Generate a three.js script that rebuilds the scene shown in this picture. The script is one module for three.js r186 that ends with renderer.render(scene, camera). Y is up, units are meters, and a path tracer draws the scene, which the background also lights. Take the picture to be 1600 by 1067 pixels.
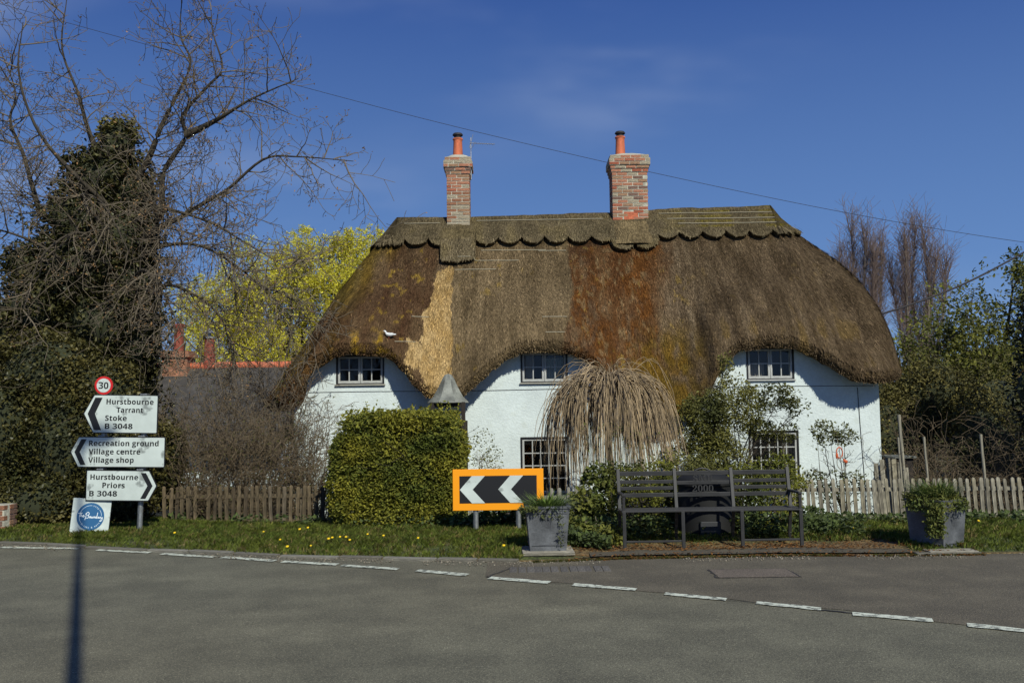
import * as THREE from 'three';
import { mergeGeometries } from 'three/addons/utils/BufferGeometryUtils.js';
import { FontLoader } from 'three/addons/loaders/FontLoader.js';
import { TextGeometry } from 'three/addons/geometries/TextGeometry.js';
import { RoundedBoxGeometry } from 'three/addons/geometries/RoundedBoxGeometry.js';

// ------------------------------------------------------------------ camera, sky, sun, exposure
const scene = new THREE.Scene();
const camera = new THREE.PerspectiveCamera(37.85, 1600 / 1067, 0.1, 600);
camera.position.set(0, 1.66, 0);
camera.rotation.order = 'YXZ';
camera.rotation.set(THREE.MathUtils.degToRad(4.0), 0, -0.0131);

const renderer = new THREE.WebGLRenderer({ antialias: true });
renderer.toneMapping = THREE.LinearToneMapping;
renderer.toneMappingExposure = 1.0;
renderer.shadowMap.enabled = true;
renderer.setSize(1024, 682);

const SUN = new THREE.Vector3(0.303, 0.643, 0.704).normalize();
const sun = new THREE.DirectionalLight(new THREE.Color(1.0, 0.985, 0.86), 4.0);
sun.position.copy(SUN).multiplyScalar(60).add(new THREE.Vector3(0, 0, -18));
sun.target.position.set(0, 0, -18);
sun.castShadow = true; sun.shadow.radius = 0.75;
sun.shadow.mapSize.set(4096, 4096);
Object.assign(sun.shadow.camera, { left: -32, right: 32, top: 32, bottom: -32, near: 1, far: 140 });
scene.add(sun, sun.target);

// ------------------------------------------------------------------ random, noise
function rng(seed) { let a = seed >>> 0; return () => { a = (a + 0x6D2B79F5) | 0; let t = Math.imul(a ^ (a >>> 15), 1 | a); t = (t + Math.imul(t ^ (t >>> 7), 61 | t)) ^ t; return ((t ^ (t >>> 14)) >>> 0) / 4294967296; }; }
function hash3(x, y, z) { let h = Math.imul(x, 374761393) ^ Math.imul(y, 668265263) ^ Math.imul(z, 1274126177); h = Math.imul(h ^ (h >>> 13), 1274126177); return ((h ^ (h >>> 16)) >>> 0) / 4294967296; }
function noise(x, y = 0, z = 0) {
  const xi = Math.floor(x), yi = Math.floor(y), zi = Math.floor(z); let fx = x - xi, fy = y - yi, fz = z - zi;
  fx = fx * fx * (3 - 2 * fx); fy = fy * fy * (3 - 2 * fy); fz = fz * fz * (3 - 2 * fz);
  const L = (a, b, t) => a + (b - a) * t;
  return L(L(L(hash3(xi, yi, zi), hash3(xi + 1, yi, zi), fx), L(hash3(xi, yi + 1, zi), hash3(xi + 1, yi + 1, zi), fx), fy),
    L(L(hash3(xi, yi, zi + 1), hash3(xi + 1, yi, zi + 1), fx), L(hash3(xi, yi + 1, zi + 1), hash3(xi + 1, yi + 1, zi + 1), fx), fy), fz);
}
function fbm(x, y = 0, z = 0, o = 4) { let s = 0, a = 0.5, t = 0; for (let i = 0; i < o; i++) { s += a * noise(x, y, z); t += a; a *= 0.5; x *= 2.03; y *= 2.03; z *= 2.03; } return s / t; }
const clamp = (x, a = 0, b = 1) => Math.min(b, Math.max(a, x));
const smooth = (a, b, x) => { const t = clamp((x - a) / (b - a)); return t * t * (3 - 2 * t); };
const lerp = (a, b, t) => a + (b - a) * t;
function table(pts) { return (x) => { if (x <= pts[0][0]) return pts[0][1]; for (let i = 1; i < pts.length; i++) if (x <= pts[i][0]) { const t = (x - pts[i - 1][0]) / (pts[i][0] - pts[i - 1][0]); return lerp(pts[i - 1][1], pts[i][1], t * t * (3 - 2 * t) * 0.5 + t * 0.5); } return pts[pts.length - 1][1]; }; }

// computed sky: deep blue air, paler near the horizon, a few thin streaks of cirrus
{
  const w = 2048, h = 1024, d = new Float32Array(w * h * 4);
  for (let j = 0; j < h; j++) {
    const el = (j + 0.5) / h * Math.PI - Math.PI / 2, e = Math.max(0, Math.sin(el));
    const deg = Math.max(0, el * 57.2958), stop = (a) => { const D = [0, 8, 23, 90]; let q = 0; while (q < 2 && deg > D[q + 1]) q++; const t = clamp((deg - D[q]) / (D[q + 1] - D[q])); return lerp(a[q], a[q + 1], q === 2 ? Math.sqrt(t) : t); };
    const r = stop([0.24, 0.125, 0.042, 0.040]), g = stop([0.38, 0.25, 0.105, 0.098]), b = stop([0.60, 0.53, 0.335, 0.30]);
    for (let i = 0; i < w; i++) {
      const az = i / w * Math.PI * 2, o = (j * w + i) * 4;
      const x = Math.cos(el) * Math.cos(az), z = Math.cos(el) * Math.sin(az), y = Math.sin(el);
      let c = 0;
      if (y > 0) {
        const s = 1 / (y + 0.25);
        const n = fbm(x * s * 1.9 + 8.3, z * s * 3.6 + 5.2, 6.2, 5), m = fbm(x * s * 0.9 + 7, z * s * 0.9, 5, 3);
        c = smooth(0.50, 0.85, n) * smooth(0.40, 0.70, m) * 0.5;
      }
      d[o] = lerp(r, 0.42, c); d[o + 1] = lerp(g, 0.50, c); d[o + 2] = lerp(b, 0.68, c); d[o + 3] = 1;
    }
  }
  const sky = new THREE.DataTexture(d, w, h, THREE.RGBAFormat, THREE.FloatType);
  sky.mapping = THREE.EquirectangularReflectionMapping; sky.magFilter = sky.minFilter = THREE.LinearFilter; sky.needsUpdate = true;
  scene.background = sky; scene.environment = sky; scene.backgroundIntensity = 1; scene.environmentIntensity = 1;
}

// ------------------------------------------------------------------ helpers
const V = (x, y, z) => new THREE.Vector3(x, y, z);
const taken = {};
function numbered(n) { const k = taken[n] = (taken[n] ?? -1) + 1; return k ? `${n}_${String(k).padStart(3, '0')}` : n; }
function worldOf(o) { const p = V(0, 0, 0); while (o && o !== scene) { p.add(o.position); o = o.parent; } return p; }
function thing(name, label, category, [x, y, z] = [0, 0, 0], group) {
  const o = new THREE.Group(); o.name = numbered(name); o.position.set(x, y, z); scene.add(o);
  o.userData = { label, category }; if (group) o.userData.group = group; return o;
}
function shade(m) { m.castShadow = true; m.receiveShadow = true; return m; }
// a mesh whose geometry is written in the parent's own axes
function part(name, g, m, parent, label) { const o = shade(new THREE.Mesh(g, m)); o.name = parent === scene ? numbered(name) : name; if (label) o.userData.label = label; parent.add(o); return o; }
// the same from a geometry written in scene coordinates (the parents are not turned)
function partAt(name, g, m, parent, label) { const w = worldOf(parent); g.translate(-w.x, -w.y, -w.z); return part(name, g, m, parent, label); }
function struct(name, g, m) { const o = part(name, g, m, scene); o.userData.kind = 'structure'; return o; }
function stuffKind(o) { o.userData.kind = 'stuff'; return o; }
function mg(list) { return mergeGeometries(list.map((g) => { const n = g.index ? g.toNonIndexed() : g; for (const k of Object.keys(n.attributes)) if (!['position', 'normal', 'uv'].includes(k)) n.deleteAttribute(k); return n; })); }
function box(x0, x1, y0, y1, z0, z1) { const g = new THREE.BoxGeometry(Math.abs(x1 - x0), Math.abs(y1 - y0), Math.abs(z1 - z0)); g.translate((x0 + x1) / 2, (y0 + y1) / 2, (z0 + z1) / 2); return g; }
function rbox(x0, x1, y0, y1, z0, z1, r = 0.006, seg = 1) { const g = new RoundedBoxGeometry(Math.abs(x1 - x0), Math.abs(y1 - y0), Math.abs(z1 - z0), seg, r); g.translate((x0 + x1) / 2, (y0 + y1) / 2, (z0 + z1) / 2); return g; }
// uv in metres by the way each face points
function metre(g0) {
  const g = g0.index ? g0.toNonIndexed() : g0, p = g.attributes.position, uv = new Float32Array(p.count * 2), a = V(), b = V(), c = V();
  for (let i = 0; i < p.count; i += 3) {
    a.fromBufferAttribute(p, i); b.fromBufferAttribute(p, i + 1); c.fromBufferAttribute(p, i + 2);
    const n = b.clone().sub(a).cross(c.clone().sub(a)), ax = Math.abs(n.x), ay = Math.abs(n.y), az = Math.abs(n.z);
    [a, b, c].forEach((q, k) => { const o = (i + k) * 2; if (az >= ax && az >= ay) { uv[o] = q.x; uv[o + 1] = q.y; } else if (ay >= ax) { uv[o] = q.x; uv[o + 1] = q.z; } else { uv[o] = q.z; uv[o + 1] = q.y; } });
  }
  g.setAttribute('uv', new THREE.BufferAttribute(uv, 2)); return g;
}
// tapered tubes along point lists, many to a mesh
class Tubes {
  constructor() { this.p = []; this.n = []; this.u = []; this.i = []; this.c = []; }
  path(pts, rad, sides = 4, col = null) {
    const t = V(), u = V(), w = V(); let len = 0; const base = this.p.length / 3;
    for (let k = 0; k < pts.length; k++) {
      t.copy(pts[Math.min(k + 1, pts.length - 1)]).sub(pts[Math.max(k - 1, 0)]).normalize();
      u.set(0, 1, 0); if (Math.abs(t.y) > 0.9) u.set(1, 0, 0); u.cross(t).normalize(); w.crossVectors(t, u);
      if (k) len += pts[k].distanceTo(pts[k - 1]);
      for (let s = 0; s <= sides; s++) {
        const a = s / sides * Math.PI * 2, cx = Math.cos(a), sx = Math.sin(a), r = rad[k];
        const nx = u.x * cx + w.x * sx, ny = u.y * cx + w.y * sx, nz = u.z * cx + w.z * sx;
        this.p.push(pts[k].x + nx * r, pts[k].y + ny * r, pts[k].z + nz * r); this.n.push(nx, ny, nz); this.u.push(s / sides * 0.3, len);
        if (col) this.c.push(col[0], col[1], col[2]);
      }
    }
    const row = sides + 1;
    for (let k = 0; k < pts.length - 1; k++) for (let s = 0; s < sides; s++) { const a = base + k * row + s, b = a + row; this.i.push(a, a + 1, b, a + 1, b + 1, b); }
  }
  geo() {
    const g = new THREE.BufferGeometry();
    g.setAttribute('position', new THREE.Float32BufferAttribute(this.p, 3)); g.setAttribute('normal', new THREE.Float32BufferAttribute(this.n, 3)); g.setAttribute('uv', new THREE.Float32BufferAttribute(this.u, 2));
    if (this.c.length === this.p.length) g.setAttribute('color', new THREE.Float32BufferAttribute(this.c, 3));
    g.setIndex(this.i); return g;
  }
}
function curve(pts, n) { const c = new THREE.CatmullRomCurve3(pts.map((p) => V(...p))); return c.getPoints(n); }
function rod(a, b, r, sides = 8) { const t = new Tubes(); t.path([V(...a), V(...b)], [r, r], sides); return t.geo(); }
// many small copies of one leaf, blade or straw (fn fills o and returns false to skip)
function scatter(name, g, m, parent, n, fn) {
  const mats = [], cols = [], o = { p: V(), q: new THREE.Quaternion(), s: V(1, 1, 1), c: new THREE.Color(1, 1, 1) }, mt = new THREE.Matrix4(), w = worldOf(parent);
  for (let i = 0; i < n; i++) { if (fn(o, i) === false) continue; o.p.sub(w); mt.compose(o.p, o.q, o.s); mats.push(...mt.elements); cols.push(o.c.r, o.c.g, o.c.b); }
  const k = mats.length / 16, im = new THREE.InstancedMesh(g, m, k);
  im.instanceMatrix = new THREE.InstancedBufferAttribute(new Float32Array(mats), 16); im.instanceColor = new THREE.InstancedBufferAttribute(new Float32Array(cols), 3);
  im.name = parent === scene ? numbered(name) : name; im.userData.kind = 'stuff'; parent.add(im); return shade(im);
}
function blade(list) { // list of triangles fans given as outline polygons [[x,y,z]...]
  const p = [], ix = [];
  for (const poly of list) { const b = p.length / 3; poly.forEach((q) => p.push(...q)); for (let i = 1; i < poly.length - 1; i++) ix.push(b, b + i, b + i + 1); }
  const g = new THREE.BufferGeometry(); g.setAttribute('position', new THREE.Float32BufferAttribute(p, 3)); g.setIndex(ix); g.computeVertexNormals();
  g.setAttribute('uv', new THREE.Float32BufferAttribute(new Float32Array(p.length / 3 * 2), 2)); return g;
}
const leafGeo = blade([[[0, 0, 0], [0.22, 0.3, 0.07], [0.2, 0.66, 0.05], [0, 1, -0.05]], [[0, 0, 0], [0, 1, -0.05], [-0.2, 0.66, 0.05], [-0.22, 0.3, 0.07]]]);
const ivyGeo = blade([[[0, 0, 0], [0.42, 0.1, 0.08], [0.34, 0.42, 0.1], [0, 0.95, -0.06]], [[0, 0, 0], [0, 0.95, -0.06], [-0.34, 0.42, 0.1], [-0.42, 0.1, 0.08]]]);
const strandLeafGeo = blade([[[0, 0, 0], [0.1, 0.4, 0.03], [0, 1, 0], [-0.1, 0.4, 0.03]]]);
const strawGeo = blade([[[-0.5, 0, 0], [0.5, 0, 0], [0.35, 1, 0.0], [-0.35, 1, 0.0]]]);
const tuftGeo = (() => { const r = rng(5), l = []; for (let k = 0; k < 7; k++) { const a = r() * 6.28, b = 0.15 + r() * 0.5, h = 0.55 + r() * 0.45, ox = (r() - 0.5) * 0.5, oz = (r() - 0.5) * 0.5, cx = Math.cos(a), cz = Math.sin(a), w = 0.035 + r() * 0.03; l.push([[ox - cz * w, 0, oz + cx * w], [ox + cz * w, 0, oz - cx * w], [ox + cx * b * 0.35 + cz * w * 0.8, h * 0.6, oz + cz * b * 0.35 - cx * w * 0.8], [ox + cx * b, h, oz + cz * b]]); l.push([[ox - cz * w, 0, oz + cx * w], [ox + cx * b * 0.35 + cz * w * 0.8, h * 0.6, oz + cz * b * 0.35 - cx * w * 0.8], [ox + cx * b, h, oz + cz * b]]); } return blade(l); })();
const EU = new THREE.Euler();
function turnTo(q, r, tilt = 3.14) { EU.set((r() - 0.5) * 2 * tilt, r() * 6.283, (r() - 0.5) * 2 * tilt); q.setFromEuler(EU); }

// ------------------------------------------------------------------ textures and materials
function dataTex(n, fn, srgb = true, rep = 1) {
  const d = new Uint8Array(n * n * 4);
  for (let j = 0; j < n; j++) for (let i = 0; i < n; i++) { const c = fn(i / n, j / n, i, j), o = (j * n + i) * 4; d[o] = clamp(c[0]) * 255; d[o + 1] = clamp(c[1]) * 255; d[o + 2] = clamp(c[2]) * 255; d[o + 3] = 255; }
  const t = new THREE.DataTexture(d, n, n); t.wrapS = t.wrapT = THREE.RepeatWrapping; t.magFilter = THREE.LinearFilter; t.minFilter = THREE.LinearMipmapLinearFilter; t.generateMipmaps = true; t.repeat.set(rep, rep);
  if (srgb) t.colorSpace = THREE.SRGBColorSpace; t.needsUpdate = true; return t;
}
function tileNoise(u, v, f, seed, o = 4) { // seamless fbm
  const g = (a, b, ff, s) => { const x = a * ff, y = b * ff, xi = Math.floor(x), yi = Math.floor(y); let fx = x - xi, fy = y - yi; fx = fx * fx * (3 - 2 * fx); fy = fy * fy * (3 - 2 * fy); const h = (p, q) => hash3(((p % ff) + ff) % ff, ((q % ff) + ff) % ff, s); return lerp(lerp(h(xi, yi), h(xi + 1, yi), fx), lerp(h(xi, yi + 1), h(xi + 1, yi + 1), fx), fy); };
  let s = 0, a = 0.5, t = 0; for (let i = 0; i < o; i++) { s += a * g(u, v, f, seed + i); t += a; a *= 0.5; f *= 2; } return s / t;
}
const lin = (r, g, b) => new THREE.Color().setRGB(r, g, b);
const matt = (c, extra = {}) => new THREE.MeshPhysicalMaterial({ color: c, roughness: 1, specularIntensity: 0.12, ...extra });
const std = (c, rough = 0.8, extra = {}) => new THREE.MeshStandardMaterial({ color: c, roughness: rough, ...extra });
const leafMat = (rough = 0.75, tr = 0.3) => new THREE.MeshPhysicalMaterial({ color: lin(1, 1, 1), roughness: rough, transmission: tr, thickness: 0, specularIntensity: 0.5, side: THREE.DoubleSide });

const asphaltTex = dataTex(1024, (u, v, i, j) => {
  const st = hash3(i >> 1, j >> 1, 3), st2 = hash3((i + 1) >> 2, (j + 2) >> 2, 9), n = tileNoise(u, v, 8, 20, 4);
  const k = 0.62 + (st - 0.5) * 0.19 + (st2 - 0.5) * 0.15 + (n - 0.5) * 0.16 + (st > 0.96 ? 0.22 : 0) - (st2 > 0.95 ? 0.12 : 0);
  return [k * 1.0, k * 0.99, k * 0.96];
}, true, 0.4);
const asphaltBump = dataTex(512, (u, v, i, j) => { const k = 0.5 * hash3(i >> 1, j >> 1, 3) + 0.5 * hash3(i >> 2, j >> 2, 4); return [k, k, k]; }, false, 0.8);
const renderTex = dataTex(1024, (u, v) => { const n = tileNoise(u, v, 6, 31, 5), m = tileNoise(u, v, 64, 37, 3); const s = smooth(0.62, 0.80, tileNoise(u * 1, v, 10, 44, 4)); const k = 0.93 + (n - 0.5) * 0.10 + (m - 0.5) * 0.07 - s * 0.025; return [k, k * (1 - s * 0.003), k * (1 - s * 0.015)]; }, true, 0.5);
const renderBump = dataTex(512, (u, v, i, j) => { const k = 0.6 * tileNoise(u, v, 48, 51, 3) + 0.4 * tileNoise(u, v, 6, 57, 2); return [k, k, k]; }, false, 1);
const thatchTex = dataTex(1024, (u, v) => {
  const a = tileNoise(u, v * 0.125, 256, 61, 1), b = tileNoise(u, v, 96, 66, 2), c = tileNoise(u, v, 8, 71, 3), s = tileNoise(u, v, 40, 75, 2);
  const k = 0.74 + (a - 0.5) * 0.34 + (b - 0.5) * 0.36 + (c - 0.5) * 0.22 + (s - 0.5) * 0.2; return [k, k * 0.985, k * 0.96];
}, true, 0.8);
const thatchBump = dataTex(1024, (u, v) => { const k = 0.35 * tileNoise(u, v * 0.125, 256, 61, 1) + 0.35 * tileNoise(u, v, 96, 66, 2) + 0.3 * tileNoise(u, v, 20, 77, 3); return [k, k, k]; }, false, 0.8);
const woodTex = dataTex(512, (u, v) => { const k = 0.72 + (tileNoise(u, v * 0.06, 96, 81, 2) - 0.5) * 0.5 + (tileNoise(u, v, 5, 85, 3) - 0.5) * 0.45; return [k, k * 0.985, k * 0.95]; }, true, 2);
const metalTex = dataTex(512, (u, v) => { const k = 0.8 + (tileNoise(u, v, 6, 91, 5) - 0.5) * 0.55 + (tileNoise(u, v, 90, 95, 2) - 0.5) * 0.15; return [k, k, k]; }, true, 1.2);
const grainTex = dataTex(512, (u, v) => { const k = 0.82 + (tileNoise(u, v, 8, 101, 5) - 0.5) * 0.5; return [k, k, k]; }, true, 1);
const paintTex = dataTex(512, (u, v) => { const n = tileNoise(u, v, 6, 131, 5), k = 0.93 + (n - 0.5) * 0.14 - smooth(0.62, 0.8, tileNoise(u, v, 9, 137, 4)) * 0.28; return [k, k, k * 0.99]; }, true, 1);
const wornTex = dataTex(512, (u, v, i, j) => { const n = tileNoise(u, v, 12, 141, 4), s = hash3(i >> 1, j >> 1, 8), w = smooth(0.56, 0.68, n * 0.75 + s * 0.25 + 0.04), k = lerp(0.9 + (s - 0.5) * 0.15, 0.42, w); return [k, k, k * 0.96]; }, true, 2.2);
const groundTex = dataTex(1024, (u, v) => { const n = tileNoise(u, v, 6, 111, 5), m = tileNoise(u, v, 90, 117, 2), k = 0.6 + (n - 0.5) * 0.5 + (m - 0.5) * 0.5; return [k, k, k * 0.95]; }, true, 0.4);

const M = {
  road: std(lin(0.385, 0.365, 0.26), 0.95, { map: asphaltTex, bumpMap: asphaltBump, bumpScale: 0.0028, vertexColors: true }),
  oldRoad: std(lin(0.335, 0.295, 0.215), 0.94, { map: asphaltTex, bumpMap: asphaltBump, bumpScale: 0.005, vertexColors: true }),
  paint: std(lin(0.80, 0.83, 0.74), 0.75, { map: wornTex, bumpMap: asphaltBump, bumpScale: 0.003 }),
  seam: std(lin(0.03, 0.027, 0.024), 0.95),
  patch: std(lin(0.38, 0.31, 0.25), 0.95, { map: asphaltTex, bumpMap: asphaltBump, bumpScale: 0.005 }),
  sett: [0, 1, 2].map((k) => std(lin(0.15 + k * 0.02, 0.135 + k * 0.018, 0.115 + k * 0.015), 0.95, { map: grainTex })),
  kerb: [0, 1, 2].map((k) => std(lin(0.33 - k * 0.05, 0.31 - k * 0.05, 0.255 - k * 0.045), 0.95, { map: grainTex, bumpMap: renderBump, bumpScale: 0.006 })),
  soil: std(lin(0.8, 0.8, 0.8), 1, { map: groundTex, bumpMap: thatchBump, bumpScale: 0.03, vertexColors: true }),
  wall: std(lin(0.79, 0.88, 0.87), 0.9, { map: renderTex, bumpMap: renderBump, bumpScale: 0.007 }),
  thatch: matt(lin(1.05, 0.97, 0.80), { map: thatchTex, bumpMap: thatchBump, bumpScale: 0.05, vertexColors: true }),
  black: std(lin(0.012, 0.012, 0.013), 0.5, { map: grainTex }),
  white: std(lin(0.70, 0.71, 0.68), 0.55, { map: grainTex }),
  cream: std(lin(0.55, 0.53, 0.45), 0.7, { map: grainTex }),
  glass: new THREE.MeshPhysicalMaterial({ color: lin(0.9, 0.93, 0.92), roughness: 0.03, transmission: 1, thickness: 0, ior: 1.5 }),
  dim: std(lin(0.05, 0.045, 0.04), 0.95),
  curtain: std(lin(0.42, 0.37, 0.33), 0.95, { map: grainTex }),
  curtain2: std(lin(0.36, 0.40, 0.39), 0.95, { map: grainTex }),
  lead: std(lin(0.30, 0.31, 0.27), 0.62, { map: metalTex, bumpMap: renderBump, bumpScale: 0.012, flatShading: true }),
  darkwood: std(lin(0.045, 0.032, 0.025), 0.8, { map: woodTex }),
  mortar: std(lin(0.80, 0.77, 0.62), 0.95, { map: grainTex, bumpMap: renderBump, bumpScale: 0.01 }),
  brick: [[0.68, 0.22, 0.12], [0.58, 0.17, 0.09], [0.72, 0.32, 0.19], [0.58, 0.34, 0.2], [0.34, 0.2, 0.15], [0.64, 0.54, 0.38], [0.5, 0.23, 0.13]].map((c) => std(lin(...c), 0.92, { map: grainTex, bumpMap: renderBump, bumpScale: 0.008 })),
  terracotta: std(lin(0.8, 0.21, 0.095), 0.8, { map: grainTex }),
  oldterra: std(lin(0.42, 0.1, 0.06), 0.85, { map: grainTex }),
  soot: std(lin(0.025, 0.02, 0.02), 0.7),
  steel: std(lin(0.45, 0.47, 0.47), 0.45, { metalness: 0.6, map: metalTex }),
  aluminium: std(lin(0.55, 0.55, 0.55), 0.4, { metalness: 0.7 }),
  signWhite: std(lin(0.72, 0.80, 0.77), 0.45, { map: paintTex }),
  signBlack: std(lin(0.012, 0.012, 0.013), 0.45),
  signRed: std(lin(0.62, 0.02, 0.018), 0.4),
  signOrange: std(lin(1.0, 0.36, 0.0), 0.5),
  bench: std(lin(0.04, 0.039, 0.039), 0.5, { map: metalTex }),
  planter: std(lin(0.16, 0.168, 0.18), 0.6, { map: metalTex, bumpMap: renderBump, bumpScale: 0.004 }),
  concrete: std(lin(0.46, 0.42, 0.33), 0.95, { map: grainTex, bumpMap: renderBump, bumpScale: 0.01 }),
  picket: [[0.47, 0.44, 0.36], [0.54, 0.51, 0.42], [0.36, 0.335, 0.27], [0.49, 0.45, 0.34]].map((c) => std(lin(...c), 0.95, { map: woodTex })),
  picketBrown: [[0.20, 0.155, 0.095], [0.26, 0.2, 0.125], [0.14, 0.105, 0.065], [0.24, 0.195, 0.14]].map((c) => std(lin(...c), 0.95, { map: woodTex })),
  picketPale: [[0.5, 0.49, 0.45], [0.42, 0.41, 0.37]].map((c) => std(lin(...c), 0.9, { map: woodTex })),
  bark: std(lin(0.12, 0.10, 0.075), 1, { map: woodTex }),
  twig: std(lin(0.27, 0.225, 0.16), 1),
  twigRed: std(lin(0.21, 0.15, 0.125), 1), twigDark: std(lin(0.16, 0.128, 0.088), 1),
  twigShrub: std(lin(0.165, 0.122, 0.074), 1),
  willowTwig: std(lin(1, 1, 1), 0.9, { vertexColors: true }),
  slate: std(lin(0.085, 0.076, 0.066), 0.85, { map: grainTex, bumpMap: renderBump, bumpScale: 0.02 }),
  leaf: leafMat(0.7, 0.25), leafSoft: leafMat(0.9, 0.4), leafGloss: leafMat(0.45, 0.15),
  straw: matt(lin(0.82, 0.74, 0.60), { side: THREE.DoubleSide }),
  petal: std(lin(0.85, 0.56, 0.01), 0.8), stem: std(lin(0.08, 0.14, 0.03), 0.8),
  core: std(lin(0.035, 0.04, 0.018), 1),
};

// ------------------------------------------------------------------ ground, road, kerb
const edgeZ = table([[-40, -19], [-12, -15.6], [-9, -14.3], [-6.79, -13.28], [-4.34, -12.33], [-2.24, -11.61], [-0.75, -11.29], [0.11, -11.1], [1.4, -11.29], [3.2, -11.33], [4.24, -11.23], [5.68, -11.25], [12, -11.4], [40, -12]]);
function groundY(x, z) {
  const d = edgeZ(x) - z; if (d < 0) return 0;
  const n = (fbm(x * 0.9, z * 0.9, 3, 3) - 0.5) * 0.07 * smooth(0.1, 0.6, d);
  const rise = lerp(0.012, 0.06, smooth(0, 0.7, d)), benchArea = smooth(0.6, 1.2, x) * (1 - smooth(4.0, 4.6, x)) * (1 - smooth(0.9, 1.3, d));
  let y = lerp(rise + n, 0.012 + n * 0.15, benchArea);
  y = lerp(y, -0.06 + n, smooth(2.2, 3.4, d)); y = lerp(y, -0.45, smooth(-15.4, -17.2, z)); return y;
}
function sheet(xs, rows, fn) { // fn(x, row) -> [x,y,z,r,g,b]
  const p = [], c = [], u = [], ix = [];
  for (const r of rows) for (const x of xs) { const q = fn(x, r); p.push(q[0], q[1], q[2]); u.push(q[0], q[2]); c.push(q[3], q[4], q[5]); }
  const n = xs.length; for (let j = 0; j < rows.length - 1; j++) for (let i = 0; i < n - 1; i++) { const a = j * n + i, b = a + n; ix.push(a, a + 1, b, a + 1, b + 1, b); }
  const g = new THREE.BufferGeometry(); g.setAttribute('position', new THREE.Float32BufferAttribute(p, 3)); g.setAttribute('color', new THREE.Float32BufferAttribute(c, 3)); g.setAttribute('uv', new THREE.Float32BufferAttribute(u, 2)); g.setIndex(ix); g.computeVertexNormals(); if (g.attributes.normal.getY(Math.floor(p.length / 6)) < 0) { for (let i = 0; i < ix.length; i += 3) { const q = ix[i]; ix[i] = ix[i + 1]; ix[i + 1] = q; } g.setIndex(ix); g.computeVertexNormals(); } return g;
}
const span = (a, b, s) => { const n = Math.max(1, Math.round((b - a) / s)); return Array.from({ length: n + 1 }, (_, i) => a + (b - a) * i / n); };
const roadXs = [-90, -60, -40, -25, -16, ...span(-12, 12, 0.25), 16, 25, 40, 60, 90];
const dashLine = table([[-90, -14], [-6.59, -12.89], [-5.2, -12.53], [-3.5, -11.78], [-1.9, -11.03], [-0.5, -10.25], [0.5, -9.66], [1.3, -9.12], [2.5, -8.32], [3.7, -7.42], [6, -5.6], [9, -3], [90, 60]]);
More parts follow.
